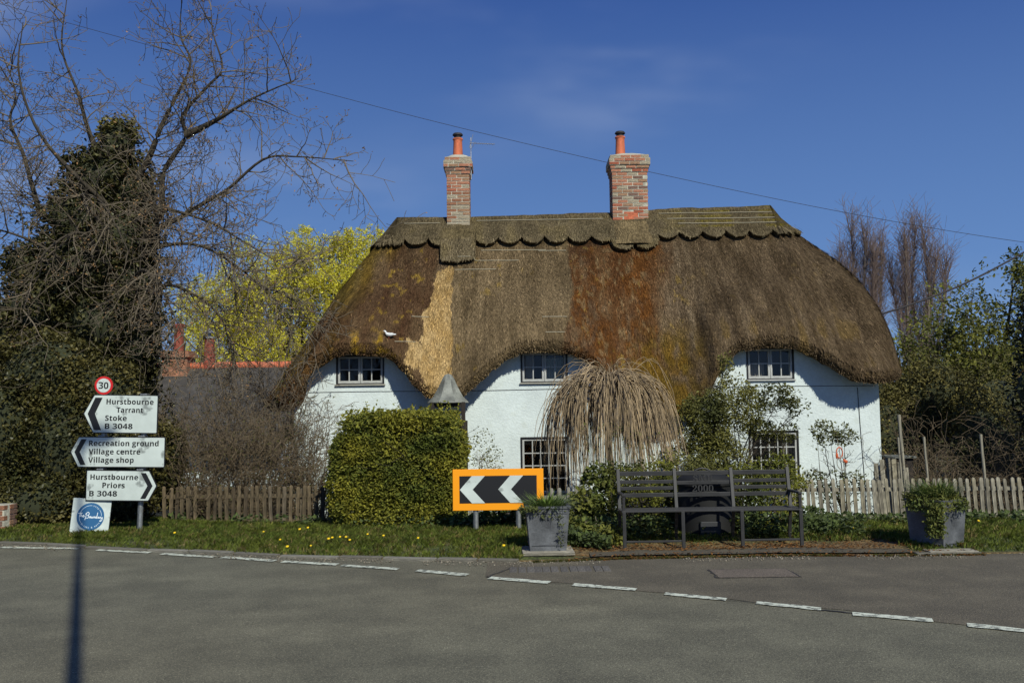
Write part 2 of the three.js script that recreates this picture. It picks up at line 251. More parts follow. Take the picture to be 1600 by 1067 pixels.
{
  const rows = [...span(0, 1, 1 / 60)];
  const road = struct('road', sheet(roadXs, rows.map((t) => t), (x, t) => {
    const z0 = edgeZ(x) - 0.15, z = t < 0.8 ? lerp(z0, -3, t / 0.8) : lerp(-3, 60, (t - 0.8) / 0.2);
    const k = 0.95 + (fbm(x * 0.35, z * 1.1, 1, 4) - 0.5) * 0.2 + (fbm(x * 2.5, z * 2.5, 8, 3) - 0.5) * 0.08;
    const w = (fbm(x * 0.3 + 9, z * 0.3, 2, 2) - 0.5) * 0.06, along = z - dashLine(clamp(x, -6.5, 8)), tr = (c) => smooth(0.55, 0.1, Math.abs(along - c + (noise(x * 0.4, c) - 0.5) * 0.5)); const kk = k * (1 + 0.09 * (tr(1.4) + tr(2.9)) * (0.6 + 0.8 * noise(x * 0.7, z * 2)) - 0.13 * smooth(0.6, 0.78, fbm(x * 0.8, z * 2.2, 31, 3))); return [x, 0, z, kk * (1 + w), kk, kk * (1 - w)];
  }).scale(1, 1, 1), M.road);
  // older, rougher surfacing of the lay-by between the broken line and the verge
  const xs = [...span(-0.3, 9, 0.15)];
  const lay = part('lay_by_surface', sheet(xs, span(0, 1, 1 / 24), (x, t) => {
    const z = lerp(edgeZ(x) - 0.12, Math.max(edgeZ(x) + 0.05, Math.min(dashLine(x) - 0.05 + (noise(x * 9) - 0.5) * 0.03, -1)), t);
    const k = 0.92 + (fbm(x * 0.8, z * 1.6, 4, 4) - 0.5) * 0.4 + (fbm(x * 3, z * 3, 6, 3) - 0.5) * 0.18; return [x, 0.004, z, k, k * 0.985, k * 0.97];
  }), M.oldRoad, road);
  // painted broken line along the junction mouth
  const dashes = [[-5.21, -12.53, -4.44, -12.23], [-4.26, -12.11, -3.53, -11.78], [-3.42, -11.75, -2.73, -11.41], [-2.63, -11.35, -1.96, -11.07], [-1.9, -11.01, -1.25, -10.7], [-1.04, -10.59, -0.5, -10.26], [-0.27, -10.07, 0.32, -9.75], [0.54, -9.63, 1.1, -9.31], [1.33, -9.09, 1.82, -8.78], [2.04, -8.62, 2.5, -8.32], [2.69, -8.12, 3.21, -7.83], [3.4, -7.66, 3.95, -7.28], [4.2, -7.1, 4.8, -6.6], [-6.6, -12.9, -5.5, -12.68], [-7.9, -13.3, -6.7, -12.95]];
  const r = rng(77);
  dashes.forEach(([ax, az, bx, bz], i) => {
    const L = Math.hypot(bx - ax, bz - az), ux = (bx - ax) / L, uz = (bz - az) / L, nx = -uz, nz = ux, hw = 0.058 + r() * 0.01, s = new THREE.Shape(), n = 14, top = [], bot = [];
    for (let k = 0; k <= n; k++) { const t = k / n, e = (noise(i * 7 + t * 9) - 0.5) * 0.022, e2 = (noise(i * 7 + 3 + t * 9, 4) - 0.5) * 0.022, sk = (1 - 2 * t) * 0.0; top.push([ax + ux * L * t + nx * (hw + e) + ux * 0.03, -(az + uz * L * t + nz * (hw + e) + uz * 0.03)]); bot.push([ax + ux * L * t - nx * (hw + e2), -(az + uz * L * t - nz * (hw + e2))]); }
    s.moveTo(...top[0]); for (const q of top.slice(1)) s.lineTo(...q); for (const q of bot.reverse()) s.lineTo(...q); s.closePath();
    const g = new THREE.ShapeGeometry(s); g.rotateX(-Math.PI / 2); g.translate(0, 0.0085, 0); part('painted_dash', metre(g), M.paint, road);
  });
  // worn joint that shows between the dashes
  const seam = (pts, w, y = 0.0075) => { const s = []; const p = [], ix = []; pts.forEach(([x, z], i) => { const a = pts[Math.max(0, i - 1)], b = pts[Math.min(pts.length - 1, i + 1)], L = Math.hypot(b[0] - a[0], b[1] - a[1]), nx = -(b[1] - a[1]) / L, nz = (b[0] - a[0]) / L, h = w * (0.4 + 0.9 * noise(x * 11, z * 11)); p.push(x - nx * h, y, z - nz * h, x + nx * h, y, z + nz * h); if (i) { const k = i * 2; ix.push(k - 2, k - 1, k, k - 1, k + 1, k); } }); const g = new THREE.BufferGeometry(); g.setAttribute('position', new THREE.Float32BufferAttribute(p, 3)); g.setAttribute('uv', new THREE.Float32BufferAttribute(new Float32Array(p.length / 3 * 2), 2)); g.setIndex(ix); g.computeVertexNormals(); return g; };
  const wob = (ax, az, bx, bz, n) => Array.from({ length: n + 1 }, (_, i) => { const t = i / n; return [lerp(ax, bx, t) + (noise(i * 0.9, ax * 7) - 0.5) * 0.03, lerp(az, bz, t) + (noise(i * 0.9, az * 5 + 9) - 0.5) * 0.03]; });
  part('surface_crack', seam(wob(1.82, -8.76, 2.04, -8.62, 8), 0.008), M.seam, road); part('surface_crack', seam(wob(2.46, -8.3, 2.72, -8.14, 8), 0.016), M.seam, road); part('surface_crack', seam(wob(0.3, -9.74, 0.55, -9.62, 6), 0.005), M.seam, road);
  part('surface_crack', seam(wob(-0.28, -10.1, -0.02, -10.75, 10), 0.014), M.seam, road);
  // a patched access cover with its open joint
  part('patched_cover', metre(box(2.0, 2.78, -0.01, 0.0095, -10.38, -9.9)), M.patch, road);
  part('surface_crack', mg([seam(wob(1.985, -9.885, 2.8, -9.885, 22), 0.018), seam(wob(1.985, -9.885, 2.0, -10.4, 12), 0.016), seam(wob(2.795, -9.885, 2.78, -10.4, 12), 0.016), seam(wob(2.0, -10.4, 2.78, -10.4, 14), 0.007)]), M.seam, road);
  // row of setts let into the lay-by
  for (let k = 0; k < 12; k++) { const x = -0.06 + k * 0.088, z0 = -10.72 + r() * 0.02, z1 = -10.36 + r() * 0.02; const o = part('sett', rbox(x, x + 0.078, -0.02, 0.0095 + r() * 0.004, z0, z1, 0.004), M.sett[k % 3], road); o.rotation.y = (r() - 0.5) * 0.004; }
}
{
  const ds = [0, 0.02, 0.06, 0.12, 0.2, 0.3, 0.42, 0.56, 0.7, 0.85, 1, 1.2, 1.4, 1.65, 1.9, 2.2, 2.5, 2.8, 3.1, 3.5, 4, 4.5, 5, 5.6, 6.2, 7, 9, 13, 20, 35, 60, 110, 200];
  const xs = [-200, -120, -70, -40, -25, -16, ...span(-12, 12, 0.16), 16, 25, 40, 70, 120, 200];
  struct('grass_verge', sheet(xs, ds, (x, d) => {
    const z = edgeZ(x) - d + 0.02; const y = d === 0 ? -0.03 : groundY(x, z);
    const grass = fbm(x * 1.7, z * 1.7, 5, 3), n = fbm(x * 5, z * 5, 2, 3);
    const dirt = clamp(smooth(0.5, 1.0, x) * (1 - smooth(4.3, 4.9, x)) * (1 - smooth(1.0, 1.5, d + n * 0.4)) + smooth(0.62, 0.75, grass) * 0.7 + (d < 0.12 ? 0.8 : 0));
    const far = smooth(4, 6, d); let c = [0.10, 0.125, 0.03]; const e = [0.20 + n * 0.1, 0.125 + n * 0.07, 0.06 + n * 0.03];
    c = c.map((q, k) => lerp(q * (0.8 + n * 0.5), e[k], dirt)); c = c.map((q, k) => lerp(q, [0.11, 0.10, 0.055][k], far)); return [x, y, z, c[0] * 2.4, c[1] * 2.4, c[2] * 2.4];
  }), M.soil);
  // worn tarmac path strip in front of the bench
  const path = struct('footway', sheet(span(0.85, 4.6, 0.12), span(0, 1, 0.2), (x, t) => { const z = edgeZ(x) - 0.03 - t * (0.36 + (noise(x * 4) - 0.5) * 0.14), k = 0.75 + (fbm(x * 2, z * 3, 2, 3) - 0.5) * 0.4; return [x, 0.03 + (noise(x * 2, z * 2) - 0.5) * 0.008, z, k, k * 0.96, k * 0.9]; }), M.oldRoad);
}
{ // grit washed to the edge of the road
  const r = rng(14), g = new THREE.TetrahedronGeometry(1, 1);
  scatter('edge_grit', g, std(lin(1, 1, 1), 1), scene, 5200, (o) => { const x = -7.5 + r() * 15, z = edgeZ(x) + 0.03 + Math.pow(r(), 2.2) * 0.34; if (noise(x * 1.7, 8) < 0.35) return false; const s = 0.003 + Math.pow(r(), 3) * 0.011; o.p.set(x, 0.006 + s * 0.3, z); turnTo(o.q, r); o.s.set(s, s * 0.7, s); const q = 0.5 + r() * 0.8; o.c.setRGB(0.24 * q, 0.21 * q, 0.16 * q); });
}
{ // flush kerb stones, partly grown over
  const r = rng(12); const kerb = new THREE.Group(); kerb.name = 'kerb'; kerb.userData.kind = 'structure'; scene.add(kerb);
  const lay = (x0, x1) => { let x = x0; while (x < x1) { const L = 0.45 + r() * 0.5, z = edgeZ(x), z2 = edgeZ(x + L), a = Math.atan2(z2 - z, L); if (r() < 0.85) { const g = rbox(-L / 2 + 0.01, L / 2 - 0.01, -0.06, 0.02 + r() * 0.02, -0.05, 0.05, 0.012); const o = part('kerb_stone', g, M.kerb[Math.floor(r() * 3)], kerb); o.position.set(x + L / 2, 0.006, (z + z2) / 2 + 0.02 + (r() - 0.5) * 0.03); o.rotation.y = -a + (r() - 0.5) * 0.04; } x += L * 0.98; } };
  lay(-7.4, 0.0); lay(4.45, 7.5);
}
{ // verge grass, in tufts; fallen leaves and debris along the edge
  const r = rng(40);
  const bare = (x, z, d) => (x > 0.75 && x < 4.5 && d < 1.05) || (x > 0.05 && x < 0.75 && d < 0.75 && z > -11.9);
  scatter('verge_grass', tuftGeo, M.leafSoft, scene, 52000, (o) => {
    const x = -8.5 + r() * 17, d = 0.02 + Math.pow(r(), 0.8) * 4.0, z = edgeZ(x) - d; if (bare(x, z, d)) return false; if (d < 0.1 && r() < 0.6) return false;
    const k = fbm(x * 1.1, z * 1.1, 7, 3); if (k < 0.4 && r() < 0.55) return false; const tall = smooth(2.0, 3.2, d) * 0.07;
    o.p.set(x, groundY(x, z) - 0.005, z); EU.set((r() - 0.5) * 0.3, r() * 6.28, (r() - 0.5) * 0.3); o.q.setFromEuler(EU); const s = 0.035 + r() * 0.045 + k * 0.03 + tall * r(); o.s.set(s * 1.2, s, s * 1.2);
    const t = fbm(x * 2.2, z * 2.2, 1, 2) * 0.7 + r() * 0.4, q = 0.75 + r() * 0.5; const dry = r() < 0.12 ? 1 : 0; o.c.setRGB(lerp(lerp(0.12, 0.24, t), 0.36, dry) * q, lerp(lerp(0.18, 0.27, t), 0.29, dry) * q, lerp(lerp(0.028, 0.04, t), 0.11, dry) * q);
  });
  scatter('fallen_leaves', leafGeo, M.straw, scene, 3800, (o) => {
    const x = 0.6 + r() * 4.6, d = (r() < 0.3 ? -0.12 + r() * 0.15 : 0.3 + r() * 1.1), z = edgeZ(x) - d; o.p.set(x, (d < 0 ? 0.012 : groundY(x, z) + 0.012 + (d < 0.45 ? 0.02 : 0)), z); EU.set(-1.57 + (r() - 0.5) * 0.9, r() * 6.28, (r() - 0.5) * 0.9, 'YXZ'); o.q.setFromEuler(EU); const s = 0.02 + r() * 0.035; o.s.set(s, s, s);
    const q = 0.5 + r() * 0.8; o.c.setRGB(0.22 * q, 0.115 * q, 0.05 * q);
  });
  scatter('kerb_moss', tuftGeo, M.leafSoft, scene, 1500, (o) => { const x = 0.2 + r() * 5, z = edgeZ(x) + 0.02 + r() * 0.09; if (noise(x * 1.3, 3) < 0.45) return false; o.p.set(x, 0.004, z); EU.set(0, r() * 6.28, 0); o.q.setFromEuler(EU); const s = 0.012 + r() * 0.02; o.s.set(s * 1.6, s, s * 1.6); o.c.setRGB(0.13, 0.13, 0.02); });
}

// ------------------------------------------------------------------ the thatched cottage
const cottage = thing('thatched_cottage', 'white thatched cottage with two brick chimneys behind the picket fence', 'cottage', [1.35, -0.45, -20.5]);
const WZ = -18, WX0 = -3.95, WX1 = 6.62, WZB = -23.1;
const eaveY = table([[-4.6, 1.72], [-4.04, 1.74], [-3.93, 1.84], [-3.5, 2.45], [-3.17, 2.66], [-2.92, 2.71], [-2.3, 2.68], [-2.15, 2.6], [-1.92, 2.36], [-1.69, 2.07], [-1.51, 1.93], [-1.13, 1.86], [-0.88, 1.94], [-0.76, 2.04], [-0.52, 2.23], [-0.35, 2.39], [-0.04, 2.61], [0.17, 2.69], [0.56, 2.71], [0.97, 2.68], [1.21, 2.58], [1.41, 2.43], [1.67, 2.13], [2.0, 1.75], [2.55, 1.5], [3.11, 1.56], [3.42, 1.86], [3.66, 2.26], [3.88, 2.57], [4.1, 2.71], [4.54, 2.75], [4.93, 2.73], [5.3, 2.58], [5.56, 2.41], [5.81, 2.22], [6.0, 2.11], [6.41, 2.06], [6.75, 2.1], [7.2, 2.17]]);
// ---- roof surface: ridge line joined to a rounded-rectangle eave line
const RX0 = -2.4, RX1 = 5.42, RZ = -20.5, EX0 = -4.45, EX1 = 7.05, EZ0 = -17.42, EZ1 = -23.6, CR = 0.75;
const ridgeY = (x) => lerp(5.62, 5.8, clamp((x - RX0) / (RX1 - RX0))) - 0.035 * Math.sin(clamp((x - RX0) / (RX1 - RX0)) * Math.PI) + (noise(x * 0.9, 5) - 0.5) * 0.04;
const outline = []; // {x,z,nx,nz}
{
  const push = (x, z, nx, nz) => outline.push({ x, z, nx, nz });
  for (const x of span(EX0 + CR, EX1 - CR, 0.03)) push(x, EZ0, 0, 1);
  for (let a = 2; a < 90; a += 3) { const t = a * Math.PI / 180; push(EX1 - CR + Math.sin(t) * CR, EZ0 - CR + Math.cos(t) * CR, Math.sin(t), Math.cos(t)); }
  for (const z of span(EZ0 - CR, EZ1 + CR, -0.12).length > 1 ? Array.from({ length: 40 }, (_, i) => lerp(EZ0 - CR, EZ1 + CR, i / 39)) : []) push(EX1, z, 1, 0);
  for (let a = 4; a < 90; a += 6) { const t = a * Math.PI / 180; push(EX1 - CR + Math.cos(t) * CR, EZ1 + CR - Math.sin(t) * CR, Math.cos(t), -Math.sin(t)); }
  for (let i = 0; i <= 80; i++) push(lerp(EX1 - CR, EX0 + CR, i / 80), EZ1, 0, -1);
  for (let a = 4; a < 90; a += 6) { const t = a * Math.PI / 180; push(EX0 + CR - Math.sin(t) * CR, EZ1 + CR - Math.cos(t) * CR, -Math.sin(t), -Math.cos(t)); }
  for (let i = 0; i < 40; i++) push(EX0, lerp(EZ1 + CR, EZ0 - CR, i / 39), -1, 0);
  for (let a = 2; a < 90; a += 3) { const t = a * Math.PI / 180; push(EX0 + CR - Math.cos(t) * CR, EZ0 - CR + Math.sin(t) * CR, -Math.cos(t), Math.sin(t)); }
  outline.push({ ...outline[0] });
}
const OL = outline.length - 1; let arc = 0; outline.forEach((o, i) => { if (i) arc += Math.hypot(o.x - outline[i - 1].x, o.z - outline[i - 1].z); o.u = arc; });
function frontness(o) { return smooth(-0.2, 0.6, o.nz); }
function eaveOf(o) { const f = frontness(o), side = o.x > 2 ? 2.17 : 1.72; return lerp(o.nz < -0.2 ? 2.0 : side, eaveY(o.x), f); }
const rq = V();
function roofAt(i, t, off = 0, out = V()) {
  i = ((i % OL) + OL) % OL; const k = Math.floor(i), f = i - k, a = outline[k], b = outline[k + 1];
  const o = { x: lerp(a.x, b.x, f), z: lerp(a.z, b.z, f), nx: lerp(a.nx, b.nx, f), nz: lerp(a.nz, b.nz, f) };
  const rx = clamp(o.x, RX0 + 0.25, RX1 - 0.1), rx2 = lerp(rx, clamp(o.x, RX0, RX1), 0.7), ry = ridgeY(rx2), tuck = o.nz > 0.2 ? -0.05 - 0.17 * smooth(2.15, 2.65, eaveY(o.x)) : 0;
  const ye = eaveOf(o) + 0.24, yb = (o.nz > 0.2 ? 2.15 : ye), base = lerp(ry, yb, t);
  const lift = (ye - yb) * smooth(0.3, 1.0, t) ;
  const bulge = (0.10 + 0.34 * smooth(0.3, 1, o.nx) + (-0.02) * smooth(0.3, 1, -o.nx)) * Math.sin(Math.PI * Math.pow(t, lerp(0.85, 1.5, smooth(0.1, 0.8, o.nx))));
  const lump = (fbm(o.x * 1.3 + o.z, t * 3.2, 4, 3) - 0.5) * 0.10 * smooth(0, 0.2, t) + (fbm(o.x * 6 + o.z * 6, t * 7, 9, 2) - 0.5) * 0.03;
  const ss = bulge + lump + off;
  out.set(lerp(rx2, o.x, t) + o.nx * ss * 0.72, base + lift + ss * 0.66, lerp(RZ, o.z + tuck, t) + o.nz * ss * 0.72); return out;
}
// patches of moss, lichen, weathered reed and new straw, in metres along (x) and up (y) the front slope
const inPoly = (P, x, y) => { let c = false; for (let i = 0, j = P.length - 1; i < P.length; j = i++) if ((P[i][1] > y) !== (P[j][1] > y) && x < (P[j][0] - P[i][0]) * (y - P[i][1]) / (P[j][1] - P[i][1]) + P[i][0]) c = !c; return c; };
const goldPoly = [[-1.46, 4.47], [-1.16, 4.46], [-1.13, 3.37], [-1.11, 2.62], [-1.10, 2.2], [-1.2, 1.9], [-1.52, 1.9], [-1.52, 2.18], [-1.67, 2.51], [-1.94, 2.61], [-1.91, 2.81], [-1.86, 3.02], [-1.66, 3.0], [-1.64, 3.51], [-1.55, 3.78], [-1.5, 4.19]];
const mix3 = (a, b, t) => [lerp(a[0], b[0], t), lerp(a[1], b[1], t), lerp(a[2], b[2], t)];
function thatchColor(x, y, front) {
  const n1 = fbm(x * 1.4, y * 0.9, 1, 4), n2 = fbm(x * 5, y * 1.6, 2, 4), n3 = fbm(x * 9, y * 9, 3, 3), st = fbm(x * 16, y * 1.2, 5, 2);
  let c = mix3([0.115, 0.088, 0.062], [0.20, 0.155, 0.115], clamp(n2 * 1.5 - 0.25));
  c = mix3(c, [0.26, 0.215, 0.165], smooth(0.55, 0.8, st) * smooth(0.4, 0.65, n1) * 0.8);
  if (!front) return c;
  const wob = (n2 - 0.5) * 0.35 + (n3 - 0.5) * 0.16;
  // left bay: dark brown with ochre and olive moss towards the hip
  const lb = 1 - smooth(-1.55, -1.35, x + wob * 0.5); c = mix3(c, mix3([0.085, 0.046, 0.028], [0.155, 0.11, 0.07], clamp(n2 * 1.6 - 0.3)), lb * 0.9);
  const hip = smooth(-2.75, -3.4, x + (y - 3.6) * -0.45 + wob * 1.2); c = mix3(c, mix3([0.21, 0.145, 0.03], [0.13, 0.115, 0.035], n2), hip * smooth(0.35, 0.6, n1 + n3 * 0.25) * 0.85);
  c = mix3(c, [0.24, 0.105, 0.035], lb * smooth(-3.3, -3.9, x) * smooth(0.45, 0.6, n2) * 0.7);
  const lich = smooth(-3.1, -2.7, x) * (1 - smooth(-2.15, -1.85, x)) * smooth(2.55, 2.7, y) * (1 - smooth(2.95, 3.25, y)); c = mix3(c, [0.40, 0.27, 0.04], lich * smooth(0.52, 0.66, n3 * 0.6 + n2 * 0.4));
  c = mix3(c, [0.36, 0.25, 0.05], lb * smooth(0.68, 0.76, n3) * smooth(0.4, 0.6, n1) * 0.6);
  // middle bay: newer greyish reed, pale up high
  const mb = smooth(-1.2, -1.1, x) * (1 - smooth(0.0, 0.06, x - lerp(0.82, 1.13, smooth(2.6, 3.9, y)) + wob * 0.45)); c = mix3(c, mix3([0.15, 0.118, 0.078], [0.27, 0.215, 0.145], clamp(n2 * 1.7 - 0.35 + (st - 0.5) * 0.8)), mb * 0.92);
  // rust-red stretch, strongest under the right chimney
  const rb = (1 - mb) * smooth(0.75, 1.0, x) * (1 - smooth(-0.2, 0.25, x - lerp(2.7, 3.1, smooth(3, 5, y)) + wob)); c = mix3(c, mix3([0.105, 0.056, 0.032], [0.18, 0.125, 0.08], smooth(0.42, 0.66, n2 * 0.5 + n3 * 0.2 + st * 0.3)), rb * 0.85);
  const fl = fbm(x * 13, y * 7, 13, 3), rr = rb * smooth(0.42, 0.60, fbm(x * 1.7, y * 1.0, 11, 3) * 0.4 + fl * 0.6 + 0.16 * smooth(1.7, 2.4, x) * (1 - smooth(2.6, 3.2, x)) * smooth(3.0, 3.6, y)); c = mix3(c, mix3([0.135, 0.055, 0.018], [0.185, 0.082, 0.024], n3), rr * (0.45 + 0.45 * smooth(0.38, 0.6, fbm(x * 4, y * 2.2, 19, 3)))); c = mix3(c, [0.30, 0.24, 0.15], rb * smooth(0.62, 0.72, fl) * 0.45); c = mix3(c, [0.36, 0.28, 0.08], rb * smooth(0.72, 0.80, fbm(x * 11, y * 11, 27, 4) + (n1 - 0.5) * 0.2) * 0.5);
  // ochre moss over the low valley
  const oc = smooth(1.95, 2.45, x + wob * 0.6) * (1 - smooth(3.35, 3.95, x + wob)) * (1 - smooth(2.7, 3.5, y - wob * 0.8)); c = mix3(c, mix3([0.185, 0.11, 0.018], [0.13, 0.098, 0.02], n3), oc * smooth(0.3, 0.6, n1 * 0.3 + fbm(x * 7, y * 4, 33, 3) * 0.7 + 0.06) * 0.92);
  c = mix3(c, [0.36, 0.26, 0.06], smooth(0.70, 0.77, n3) * smooth(0.52, 0.6, n1) * 0.5);
  // right bay: grey reed with paler brushed streaks
  const rt = smooth(3.1, 3.6, x + wob); c = mix3(c, mix3([0.09, 0.068, 0.046], [0.185, 0.145, 0.105], clamp(n2 * 1.8 - 0.4 + (st - 0.5))), rt * 0.8);
  c = mix3(c, [0.17, 0.12, 0.04], rt * smooth(0.6, 0.72, n2) * (1 - smooth(2.9, 3.9, y)) * 0.6);
  if (inPoly(goldPoly, x + (n3 - 0.5) * 0.17 - 0.01, y + (n2 - 0.5) * 0.3)) c = mix3([0.40, 0.275, 0.12], [0.58, 0.45, 0.26], clamp(n3 * 1.4 - 0.2 + (x < -1.62 ? 0.3 : 0)));
  return c;
}
function capColor(x, y, front) { const n = fbm(x * 3, y * 3, 21, 4), m = fbm(x * 11, y * 11, 23, 3); let c = mix3([0.14, 0.122, 0.086], [0.27, 0.235, 0.17], clamp(n * 1.6 - 0.3)); c = mix3(c, [0.26, 0.235, 0.17], smooth(0.6, 0.75, m) * 0.5); const row = Math.abs(((y * 8.3) % 1) - 0.5); c = mix3(c, [0.26, 0.225, 0.03], smooth(3.2, 3.7, x) * smooth(0.25, 0.1, row) * smooth(5.25, 5.35, y) * smooth(0.35, 0.55, n) * 0.85); return mix3(c, [0.2, 0.165, 0.06], smooth(0.58, 0.72, n) * 0.3); }
const capT = (o) => { // how far down the ridge block comes, with its scalloped edge
  const x = o.x, f = frontness(o) > 0.5; const lobe = (q, w) => { const u = ((q / w) % 1 + 1) % 1 * 2 - 1; return Math.sqrt(Math.max(0, 1 - u * u)); };
  if (f && x > -1.40 && x < -0.72) return 0.315 + 0.022 * lobe(x + 1.40, 0.68);
  if (f && x > 2.02 && x < 2.94) return 0.225 + 0.05 * lobe(x - 2.02, 0.46);
  return 0.158 + 0.06 * lobe(f ? x + (x > 2.5 ? -2.94 : 0.72) : o.u, 0.47);
};
{
  const grid = (is, rows, at, col, close) => { const p = [], c = [], u = [], ix = []; const q = V(); for (let j = 0; j < rows; j++) for (let i = 0; i < is; i++) { const [v, uu, vv, cc] = at(i, j); p.push(v.x, v.y, v.z); u.push(uu, vv); c.push(...cc); } for (let j = 0; j < rows - 1; j++) for (let i = 0; i < is - 1; i++) { const a = j * is + i, b = a + is; ix.push(a, b, a + 1, a + 1, b, b + 1); } const g = new THREE.BufferGeometry(); g.setAttribute('position', new THREE.Float32BufferAttribute(p, 3)); g.setAttribute('color', new THREE.Float32BufferAttribute(c, 3)); g.setAttribute('uv', new THREE.Float32BufferAttribute(u, 2)); g.setIndex(ix); g.computeVertexNormals(); return g; };
  const NT = 100, LIP = [[0.03, -0.09], [0.02, -0.17], [-0.05, -0.235], [-0.16, -0.245], [-0.62, -0.12]];
  const K = 1.1; // the fibre texture averages 0.75
  const roof = partAt('thatch_roof', grid(OL + 1, NT + 1 + LIP.length, (i, j) => {
    const o = outline[i], front = o.nz > 0.15; let v;
    if (j <= NT) v = roofAt(i === OL ? 0 : i, j / NT); else { v = roofAt(i === OL ? 0 : i, 1); const [d, h] = LIP[j - NT - 1], w = (noise(o.x * 9 + o.z * 9, j) - 0.5) * 0.035; v.x += o.nx * (d + w * 0.5); v.z += o.nz * (d + w * 0.5); v.y += h + w; }
    const c = thatchColor(v.x, v.y, front); return [v, o.u, j / NT * 4.6, c.map((q) => q * K)];
  }), M.thatch, cottage);
  // block-cut ridge over the top, standing proud of the slope
  const NC = 22;
  partAt('ridge_cap', grid(OL + 1, NC + 4, (i, j) => {
    const ii = i === OL ? 0 : i, o = outline[ii], tc = capT(o); let v;
    if (j <= NC) v = roofAt(ii, tc * j / NC, 0.11 - 0.06 * smooth(0.3, 0.9, Math.abs(o.nx))); else v = roofAt(ii, tc - (j - NC) * 0.006, [0.11, 0.09, 0.03, -0.04][j - NC]);
    const c = capColor(v.x, v.y, o.nz > 0.15); return [v, o.u, j / NC * 0.9, c.map((q) => q * K)];
  }), M.thatch, roof);
  // loose reed ends and straw over the slope
  const r = rng(501), p = V(), p2 = V(), p3 = V(), x = V(), y = V(), z = V(), mtx = new THREE.Matrix4(), frontN = outline.findIndex((o) => o.nz < 0.15);
  const leftStart = outline.findIndex((o, k) => k > 300 && o.nx < -0.3 && o.nz > 0.1);
  scatter('loose_reed', strawGeo, M.straw, roof, 150000, (o) => {
    let i = r() * (frontN + (OL - leftStart)); if (i > frontN) i = leftStart + (i - frontN); const t = 0.13 + 0.87 * Math.sqrt(r());
    const cap = t < capT(outline[Math.floor(i)]) - 0.004; roofAt(i, t, cap ? 0.112 : 0.002, p); roofAt(i, Math.min(t + 0.02, 1.02), cap ? 0.112 : 0.002, p2); roofAt(i + 1.5, t, cap ? 0.112 : 0.002, p3);
    y.copy(p2).sub(p).normalize(); x.copy(p3).sub(p).normalize(); z.crossVectors(x, y).normalize(); x.crossVectors(y, z);
    const a = (r() - 0.5) * 0.5, ti = 0.02 + r() * 0.16; const yy = y.clone().multiplyScalar(Math.cos(a)).addScaledVector(x, Math.sin(a)).addScaledVector(z, z.dot(V(0, 0.6, 0.7)) > 0 ? ti : -ti).normalize(), xx = yy.clone().cross(z).normalize();
    mtx.makeBasis(xx, yy, xx.clone().cross(yy)); o.q.setFromRotationMatrix(mtx); o.p.copy(p);
    const gold = !cap && inPoly(goldPoly, p.x, p.y); o.s.set(0.006 + r() * 0.006, 0.025 + Math.pow(r(), 1.6) * 0.10, 1);
    const c = cap ? capColor(p.x, p.y, true) : thatchColor(p.x, p.y, true), q = (0.45 + r() * 0.95) * (r() < 0.08 ? 1.7 : 1); o.c.setRGB(c[0] * q, c[1] * q, c[2] * q);
  });
  scatter('eave_fringe', strawGeo, M.straw, roof, 5200, (o) => {
    const i = r() * frontN, ol = outline[Math.floor(i)]; roofAt(i, 1, 0, p); const d = r(); p.y -= 0.05 + d * 0.19; p.z += ol.nz * (0.02 - 0.09 * d * d); p.x += ol.nx * (0.02 - 0.09 * d * d);
    EU.set(Math.PI - 0.35 - r() * 0.7, Math.atan2(ol.nx, ol.nz) + (r() - 0.5) * 0.7, (r() - 0.5) * 0.5, 'YXZ'); o.q.setFromEuler(EU); o.p.copy(p); o.s.set(0.006 + r() * 0.005, 0.025 + r() * 0.035, 1);
    const c = thatchColor(p.x, p.y + 0.2, true), q = 0.8 + r() * 0.8; o.c.setRGB(c[0] * q, c[1] * q, c[2] * q);
  });
  // hazel rods pinned across the ridge and the older repairs
  const lig = (x0, x1, y0, off = 0.012) => { const pts = []; for (const xx of span(x0, x1, 0.12)) { const k = (xx - (EX0 + CR)) / 0.03; let lo = 0, hi = 1; for (let b = 0; b < 18; b++) { const m = (lo + hi) / 2; roofAt(k, m, 0, p).y > y0 ? lo = m : hi = m; } const cap = lo < capT(outline[clamp(Math.round(k), 0, frontN - 1)]); pts.push(roofAt(k, lo, off + (cap ? 0.11 : 0), V())); } const t = new Tubes(); t.path(pts, pts.map(() => 0.009), 4); return partAt('hazel_rod', t.geo(), M.rod, roof); };
  M.rod = std(lin(0.34, 0.30, 0.21), 0.95);
  lig(3.05, 5.4, 5.6); lig(3.2, 5.5, 5.46); lig(3.4, 5.5, 5.34); lig(-0.6, 0.7, 4.86); lig(-1.05, 0.15, 4.62); lig(0.55, 1.1, 4.84); lig(-1.1, -0.3, 4.42); lig(-1.85, -1.55, 3.42); lig(0.55, 1.0, 3.35); lig(0.6, 0.95, 3.05); lig(-0.7, 1.9, 5.5); lig(-2.2, -1.45, 5.45); lig(-2.1, -1.75, 2.92);
}
